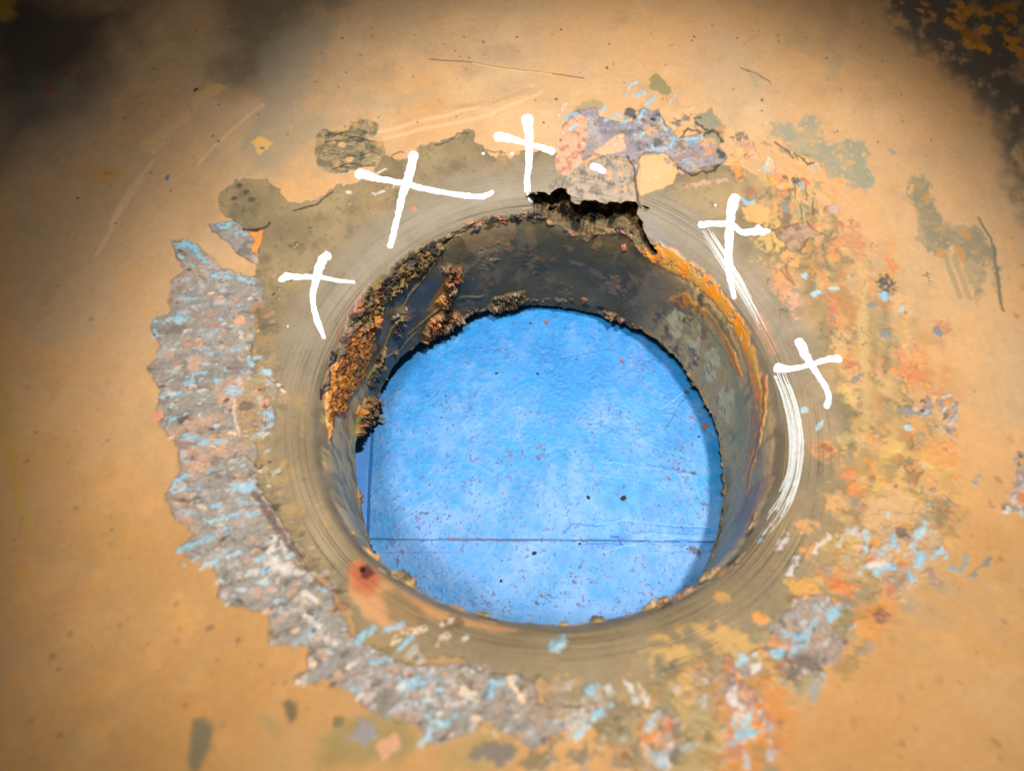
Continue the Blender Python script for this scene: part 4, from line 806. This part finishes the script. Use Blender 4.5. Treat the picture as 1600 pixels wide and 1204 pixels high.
def stroke(px, wds, lift=.00035, cross=13, seed=0):
    """a bead of paint that follows the surface; wds = half widths along it"""
    r_ = np.random.default_rng(seed)
    c = curve(px); n_ = len(c); t = np.gradient(c, axis=0); t /= np.linalg.norm(t, axis=1, keepdims=True) + 1e-12
    nr = np.stack([-t[:, 1], t[:, 0]], 1)
    u = np.linspace(0, 1, n_); wd = np.interp(u, np.linspace(0, 1, len(wds)), wds)
    L = np.r_[0, np.cumsum(np.linalg.norm(np.diff(c, axis=0), axis=1))]
    e = np.minimum(np.minimum(L, L[-1] - L) / (wd + 1e-9), 1); cap = np.sqrt(np.clip(1 - (1 - e) ** 2, 0, 1)) * .97 + .03
    def wob(): return up(r_.random((2, max(4, int(L[-1] / .0016)))).astype(F), (1, n_))[0] * .30 - .15 + up(r_.random((2, max(4, int(L[-1] / .005)))).astype(F), (1, n_))[0] * .34 - .17
    wd = wd * 1.1; wl = wd * cap * (1 + wob()); wr = wd * cap * (1 + wob())
    k = np.linspace(-1, 1, cross)
    off = np.where(k[None] < 0, k[None] * wl[:, None], k[None] * wr[:, None])
    x = c[:, :1] + nr[:, :1] * off; y = c[:, 1:] + nr[:, 1:] * off
    dome = np.sqrt(np.clip(1 - np.abs(k[None]) ** 3, 0, 1)) * np.sqrt(cap)[:, None]
    pts = on_casing(x, y, -.00012 + (lift + .00012) * dome)
    id_ = np.arange(n_ * cross).reshape(n_, cross)
    qd = np.stack([id_[:-1, :-1], id_[:-1, 1:], id_[1:, 1:], id_[1:, :-1]], -1).reshape(-1, 4)
    nn = pts.reshape(-1, 3)
    a, b_ = nn[qd[:, 1]] - nn[qd[:, 0]], nn[qd[:, 3]] - nn[qd[:, 0]]
    if np.cross(a, b_)[:, 2].mean() < 0: qd = qd[:, ::-1]
    return nn, qd
def paint(name, strokes, lab, mat=None):
    vs, qs, o_n = [], [], 0
    for a in strokes:
        v, q_ = a; vs.append(v); qs.append(q_ + o_n); o_n += len(v)
    return tag(grid_mesh(name, mat or M_PAINT, np.vstack(vs), np.vstack(qs), parent=casing), lab)
W_ = .00155
paint('paint_cross', [stroke([(517, 396), (504, 404), (496, 430), (489, 462), (493, 492), (508, 530)], [2.5e-3, 2.4e-3, 1.6e-3, 1.5e-3, 1.4e-3, .9e-3], .0004, seed=1),
                      stroke([(441, 430), (465, 432), (500, 433), (530, 438), (556, 441)], [2.4e-3, 1.6e-3, 1.3e-3, 1.2e-3, .8e-3], .0003, seed=2),
                      stroke([(434, 438), (446, 433), (455, 430)], [1e-3, 1.8e-3, .8e-3], .0002, seed=12)], 'white painted cross left of the opening, its foot curving right')
paint('paint_cross', [stroke([(648, 236), (640, 270), (628, 310), (618, 350), (608, 388)], [2.4e-3, 2.3e-3, 1.8e-3, 1.6e-3, 1.4e-3], .0004, seed=3),
                      stroke([(554, 270), (590, 278), (635, 287), (690, 300), (745, 307), (762, 304), (772, 298)], [3.0e-3, 1.7e-3, 1.5e-3, 1.5e-3, 1.4e-3, 1.1e-3], .0003, seed=4)], 'largest white painted cross, with a long bar, upper left of the opening')
paint('paint_cross', [stroke([(824, 178), (826, 215), (827, 245), (824, 275), (824, 302)], [3.3e-3, 2.2e-3, 1.8e-3, 1.6e-3, 1.5e-3], .0004, seed=5),
                      stroke([(824, 302), (828, 312), (838, 322)], [1e-3, .8e-3, .5e-3], .0002, seed=6),
                      stroke([(771, 211), (800, 217), (828, 225), (868, 238)], [3.0e-3, 1.9e-3, 1.5e-3, 1.8e-3], .0003, seed=7),
                      stroke([(921, 259), (933, 263), (947, 270)], [1.9e-3, 2.0e-3, 1.8e-3], .0004, seed=8)], 'white painted cross above the pocket, its bar broken by the pink crust')
paint('paint_cross', [stroke([(1149, 302), (1142, 340), (1139, 390), (1140, 430), (1148, 468)], [2.4e-3, 2.2e-3, 1.9e-3, 1.6e-3, 1.0e-3], .0004, seed=9),
                      stroke([(1090, 351), (1115, 349), (1142, 350), (1160, 362), (1185, 360), (1205, 360)], [2.1e-3, 1.6e-3, 1.7e-3, 1.5e-3, 2.3e-3, .8e-3], .0003, seed=10),
                      stroke([(1183, 350), (1190, 362), (1198, 364)], [1.2e-3, 2.0e-3, 1.2e-3], .00025, seed=11)], 'white painted cross right of the pocket with a streak behind its upright')
paint('paint_cross', [stroke([(1248, 527), (1258, 552), (1270, 572), (1286, 598), (1295, 618), (1291, 638)], [2.2e-3, 1.9e-3, 1.4e-3, 1.3e-3, 1.4e-3, 1.2e-3], .0004, seed=13),
                      stroke([(1208, 573), (1235, 575), (1268, 569), (1290, 562), (1316, 559)], [2.6e-3, 1.4e-3, 1.4e-3, 1.4e-3, 2.2e-3], .0003, seed=14)], 'white painted cross furthest right, above the long brushed streak')
def bristles(px, half, n_, seed, taper=(1, 1)):
    r_ = random.Random(seed); out = []
    p = np.array(px, float); t = np.gradient(p, axis=0); t /= np.linalg.norm(t, axis=1, keepdims=True); nr = np.stack([-t[:, 1], t[:, 0]], 1)
    for k in range(n_):
        o_ = r_.uniform(-1, 1); a = r_.uniform(0, .35); b_ = r_.uniform(.6, 1)
        if abs(o_) < .4: a *= .3; b_ = max(b_, .85)
        u = np.linspace(a, b_, 6); uu = np.linspace(0, 1, len(p))
        prof = np.interp(u, (0, .5, 1), (taper[0], 1, taper[1]))
        pts = [(np.interp(v, uu, p[:, 0]) + np.interp(v, uu, nr[:, 0]) * o_ * half * q_, np.interp(v, uu, p[:, 1]) + np.interp(v, uu, nr[:, 1]) * o_ * half * q_) for v, q_ in zip(u, prof)]
        w0 = r_.uniform(.16e-3, .55e-3)
        out.append(stroke(pts, [w0 * .5, w0, w0, w0 * .8, w0 * .3], .00010 + .00004 * (k % 5), 5, seed * 100 + k))
    return out
M_DRY = node_mat('thin_white_paint', base=(.50, .50, .47), bump=.3, bscale=500, rough=.6, var=.12)
paint('paint_streak', bristles([(1098, 356), (1116, 383), (1138, 418), (1158, 450), (1178, 486), (1196, 520)], 8, 12, 5, (1.2, .7)), 'thin dry white brush streak behind the fourth cross', M_DRY)
paint('paint_streak', bristles([(1214, 578), (1232, 625), (1244, 680), (1240, 735), (1222, 785), (1185, 832)], 12, 24, 9, (.8, 1.2)), 'long white brushed streak curving down the right of the lip', M_DRY)
for k, (a, b_) in enumerate((((752, 240), (758, 239)), ((797, 240), (804, 240)), ((448, 509), (451, 509)), ((1116, 321), (1120, 320)), ((1208, 590), (1214, 588)))):
    paint('paint_fleck', [stroke([a, b_], [.8e-3, .8e-3], .0002, 7, 60 + k)], 'stray white fleck of the marking paint')

# ------------------------------------------------------------------ blue board under the opening
ZB, ZK = -.0850, .17                               # the board leans, its far side higher
def board_at(u, v):
    d = ray(u, v); t = (ZB + ZK * CAM[1] - CAM[2]) / (d[2] - ZK * d[1]); p = CAM + d * t; return (p[0], p[1])
BC = Canvas(-.16, .16, -.15, .16, .00035)
k_, k2 = BC.n, BC.n2
Xb = (BC.x0 + np.arange(BC.w) * BC.px).astype(F)[None]; Yb = (BC.y0 + np.arange(BC.h) * BC.px).astype(F)[:, None]
Xb = np.broadcast_to(Xb, BC.sh); Yb = np.broadcast_to(Yb, BC.sh)
CYB = K(4, 130, 204); MID = K(34, 150, 220); WORN_LIT = K(122, 170, 230); PURP = K(110, 132, 204)
b = lerp(CYB[None, None], MID[None, None], .35 + .5 * k_[22] + .35 * k_[8] + sm(.08, -.03, Yb) * .6)
wr = sm(-.3, 1.7, .5 * k2[22] + .45 * k2[8] + .35 * k_[3] + .8 * sm(.09, -.05, Yb)) * .85  # random wear, plus near-side light painted in here and in the mix above
b = lerp(b, WORN_LIT[None, None], wr)
b = lerp(b, PURP[None, None], sm(.35, .9, k_[22] * .5 + k_[8] * .8) * .2)
b = lerp(b, K(70, 70, 130)[None, None], sm(.50, .85, k_[1.5] * .8 + k_[3] * .35) * (.3 + .5 * wr))
b *= (1 + .05 * k2[3])[..., None]
BC.col[:] = b; BC.ht[:] = .00006 * k_[3] + .00005 * k_[1.5]; BC.rg[:] = .42 + .08 * k_[8]
def bp(px): return [board_at(u, v) for u, v in px]
def bl(px, wd, col, h=0, mix=.8, **k): BC.line(bp(px), wd, col, h, mix, **k)
# pressed border of the board
bl([(584, 640), (578, 745), (573, 860)], .0006, K(20, 80, 160), -.0006, .9, warp=((22, .0002),))
BC.poly(bp([(500, 600), (582, 640), (576, 745), (571, 900), (480, 900)]), K(80, 150, 236), soft=.0003, warp=(), mix=.85, hset=.0009)
bl([(560, 842), (700, 842), (860, 843), (1130, 846)], .0003, K(50, 60, 120), -.0003, .85, warp=((22, .0002),))
bl([(700, 842), (800, 843), (812, 845)], .0007, K(110, 80, 90), 0, .6, warp=((3, .0006),))
bl([(600, 862), (720, 863)], .0005, K(80, 100, 180), 0, .35, warp=((3, .0004),))
bl([(880, 832), (895, 818), (930, 822), (960, 812), (990, 814), (1040, 820), (1110, 826)], .0004, K(20, 120, 220), -.0002, .7, warp=((8, .0006),))
bl([(930, 820), (970, 812), (1040, 819), (1110, 824)], .0004, K(130, 190, 240), .0001, .7, warp=((8, .0004),))
bl([(905, 850), (950, 848), (975, 852)], .0004, K(20, 110, 210), -.0002, .6); bl([(955, 838), (968, 840), (973, 852)], .0005, K(20, 90, 200), -.0002, .8)
bl([(940, 862), (1000, 848), (1060, 838), (1110, 842)], .0004, K(130, 190, 240), .0001, .6)
for k in range(9): bl([(1010 + random.uniform(-30, 20), 830 + k * 4), (1110, 834 + k * 3.5)], .00025, random.choice([K(40, 90, 190), K(120, 180, 235)]), 0, .5)
for a, b_ in (((935, 720), (1080, 742)), ((1010, 725), (1090, 740)), ((1030, 640), (1075, 605)), ((1040, 670), (1070, 620)), ((1035, 620), (1068, 600)), ((955, 662), (990, 680)), ((835, 625), (885, 642)), ((590, 628), (625, 604)), ((920, 740), (1090, 770)),
              ((745, 720), (765, 735)), ((808, 640), (812, 690)), ((930, 590), (960, 620)), ((870, 560), (960, 545)), ((960, 600), (1000, 560)), ((900, 790), (915, 760)), ((640, 800), (690, 770)), ((1000, 690), (1080, 715))):
    bl([a, ((a[0] + b_[0]) / 2 + random.uniform(-3, 3), (a[1] + b_[1]) / 2 + random.uniform(-3, 3)), b_], .00022, random.choice([K(40, 60, 130), K(40, 110, 210), K(120, 180, 235)]), -.0001, .75)
def bscat(poly, n_, lo, hi, cols, asp=1.5, mix=(.5, 1), h=0, rag=.6):
    for u, v in pick(poly, n_):
        x, y = board_at(u, v); a = lo * (hi / lo) ** random.random() ** 1.6
        BC.stamp(x, y, a * asp ** .5, a / asp ** .5, random.uniform(0, 3.1), random.choice(cols), h, .35, random.uniform(*mix), None, rag)
AR = [(560, 700), (620, 560), (780, 480), (900, 480), (1050, 560), (1120, 700), (1110, 860), (980, 960), (720, 960), (590, 860)]
bscat(AR, 420, .00018, .0005, [K(40, 40, 80), K(60, 50, 90), K(110, 80, 110)], 1.4)
bscat([(580, 700), (1120, 700), (1100, 860), (960, 965), (720, 960), (590, 860)], 380, .00018, .0006, [K(60, 60, 110), K(110, 100, 160), K(80, 70, 120)], 1.4, (.3, .8))
for u, v, a, n_ in ((710, 628, 34, 70), (840, 702, 26, 36), (1060, 700, 34, 60), (1060, 730, 36, 50), (955, 645, 24, 24), (1000, 570, 30, 24), (670, 805, 22, 26), (800, 715, 26, 24), (1080, 790, 30, 40), (660, 560, 20, 18), (820, 700, 40, 26), (905, 880, 60, 60), (820, 930, 60, 60), (1090, 860, 14, 24)):
    bscat([(u + a * math.cos(q_) * random.uniform(.7, 1.2), v + a * .6 * math.sin(q_) * random.uniform(.7, 1.2)) for q_ in np.linspace(0, 5.6, 9)], n_, .00022, .0008, [K(90, 60, 70), K(50, 40, 60), K(120, 90, 120)], 2, (.4, .9))
for u, v, a, c_ in ((1085, 860, .0022, DARK), (1072, 612, .0012, DARK), (930, 702, .0016, K(30, 130, 230)), (1080, 652, .001, K(120, 80, 80))):
    x, y = board_at(u, v); BC.stamp(x, y, a * 1.4, a * .7, -.5, c_, 0, .3, .8, None, .8)
for u, v, a in ((600, 720, .012), (1040, 690, .008), (640, 650, .008), (690, 590, .007)):
    x, y = board_at(u, v); BC.stamp(x, y, a, a * .7, random.uniform(0, 3), CYB, 0, .8, .45, None, .6)
gx, gy = np.meshgrid(np.arange(BC.w), np.arange(BC.h)); bv = np.stack([BC.x0 + gx * BC.px, BC.y0 + gy * BC.px, ZB + ZK * (BC.y0 + gy * BC.px) + BC.ht], -1).reshape(-1, 3)
bi_ = np.arange(BC.w * BC.h).reshape(BC.h, BC.w)
bq = np.stack([bi_[:-1, :-1], bi_[:-1, 1:], bi_[1:, 1:], bi_[1:, :-1]], -1).reshape(-1, 4)
M_BLUE = node_mat('scuffed_blue_paint', attr=True, bump=.5, bscale=620, var=.07, vscale=900, spec=.25, bdist=.00035)
M_BLUE_P = node_mat('blue_paint', base=tuple(float(c) for c in K(60, 150, 236)), bump=.5, bscale=620, rough=.45)
board = bpy.data.objects.new('blue_board', None); COL.objects.link(board); board.location = (0, 0, 0)
tag(board, 'scuffed blue painted board lying under the opening, seen through the round hole', 'board')
tag(grid_mesh('board_face', M_BLUE, bv, bq, None, BC.col.reshape(-1, 3), BC.rg.reshape(-1), board))
def box(name, x0, x1, y0, y1, z0, z1, mat, parent):
    me = bpy.data.meshes.new(name)
    me.from_pydata([(x, y, z) for x in (x0, x1) for y in (y0, y1) for z in (z0, z1)], [], [(0, 1, 3, 2), (4, 6, 7, 5), (0, 4, 5, 1), (2, 3, 7, 6), (0, 2, 6, 4), (1, 5, 7, 3)])
    me.materials.append(mat); o = bpy.data.objects.new(name, me); COL.objects.link(o); o.parent = parent; return o
bc = box('board_core', -.17, .17, -.16, .17, ZB - .018, ZB - .0016, M_BLUE_P, board)
for v_ in bc.data.vertices: v_.co.z += ZK * v_.co.y
M_GROUND = node_mat('dusty_ground', base=(.16, .13, .10), bump=.6, bscale=200, rough=.9, var=.25, vscale=40)
g = box('ground', -1.2, 1.2, -1.2, 1.2, -.19, -.1325, M_GROUND, None); g['kind'] = 'structure'

# ------------------------------------------------------------------ loose crumbs of rust lying on the board
def crumb_mesh(name, seed, mat):
    r_ = random.Random(seed); me = bpy.data.meshes.new(name); import bmesh
    bm = bmesh.new(); bmesh.ops.create_icosphere(bm, subdivisions=3, radius=1)
    off = Vector((r_.uniform(0, 50), r_.uniform(0, 50), r_.uniform(0, 50)))
    from mathutils import noise
    for v in bm.verts:
        k = 1 + .45 * noise.noise(v.co * 1.4 + off) + .3 * noise.noise(v.co * 3.3 + off)
        v.co = Vector((v.co.x * k, v.co.y * k * .75, max(-.35, v.co.z * k * .5)))
    bm.to_mesh(me); bm.free(); me.materials.append(mat); return me
M_RD = node_mat('dark_rust', base=tuple(float(c) for c in K(70, 50, 45)), bump=.8, bscale=1500, rough=.8, var=.3, vscale=900)
M_RO = node_mat('orange_rust', base=tuple(float(c) for c in K(190, 110, 76)), bump=.8, bscale=1500, rough=.8, var=.3, vscale=900)
def crumb(u, v, size, mat, seed, lab):
    o = bpy.data.objects.new('rust_crumb', crumb_mesh('rust_crumb', seed, mat)); COL.objects.link(o)
    x, y = board_at(u, v); s_ = size * .00034
    o.location = (x, y, ZB + ZK * y + s_ * .3); o.scale = (s_, s_, s_); o.rotation_euler = (math.atan(ZK), 0, seed * 1.3)
    tag(o, lab, 'rust crumb', 'loose rust crumbs on the blue board')
crumb(854, 503, 4.2, M_RO, 1, 'brown rust crumb near the far edge of the blue board')
crumb(829, 505, 2.2, M_RD, 2, 'tiny dark crumb left of the brown one by the far edge')
crumb(974, 778, 4.8, M_RD, 3, 'largest dark crumb, right of centre on the blue board')
crumb(919, 777, 3.2, M_RD, 4, 'dark crumb in the small cluster left of the largest one')
crumb(835, 864, 3.6, M_RD, 5, 'lone dark crumb just below the thin seam line')
crumb(783, 907, 2.6, M_RD, 6, 'dark crumb nearest the camera on the blue board')
crumb(840, 584, 2.6, M_RD, 7, 'small dark crumb in the upper middle of the board')
crumb(1101, 667, 5.0, M_RO, 8, 'orange rust crumb in the shadow at the right of the board')
crumb(972, 564, 3.8, M_RO, 9, 'brownish crumb at the upper right of the board')
crumb(776, 583, 2.4, M_RD, 10, 'small dark crumb left of the upper middle one')
crumb(1092, 682, 2.2, M_RD, 11, 'tiny crumb just below left of the orange crumb')
crumb(906, 849, 2.2, M_RD, 12, 'small dark crumb on the thin seam line')
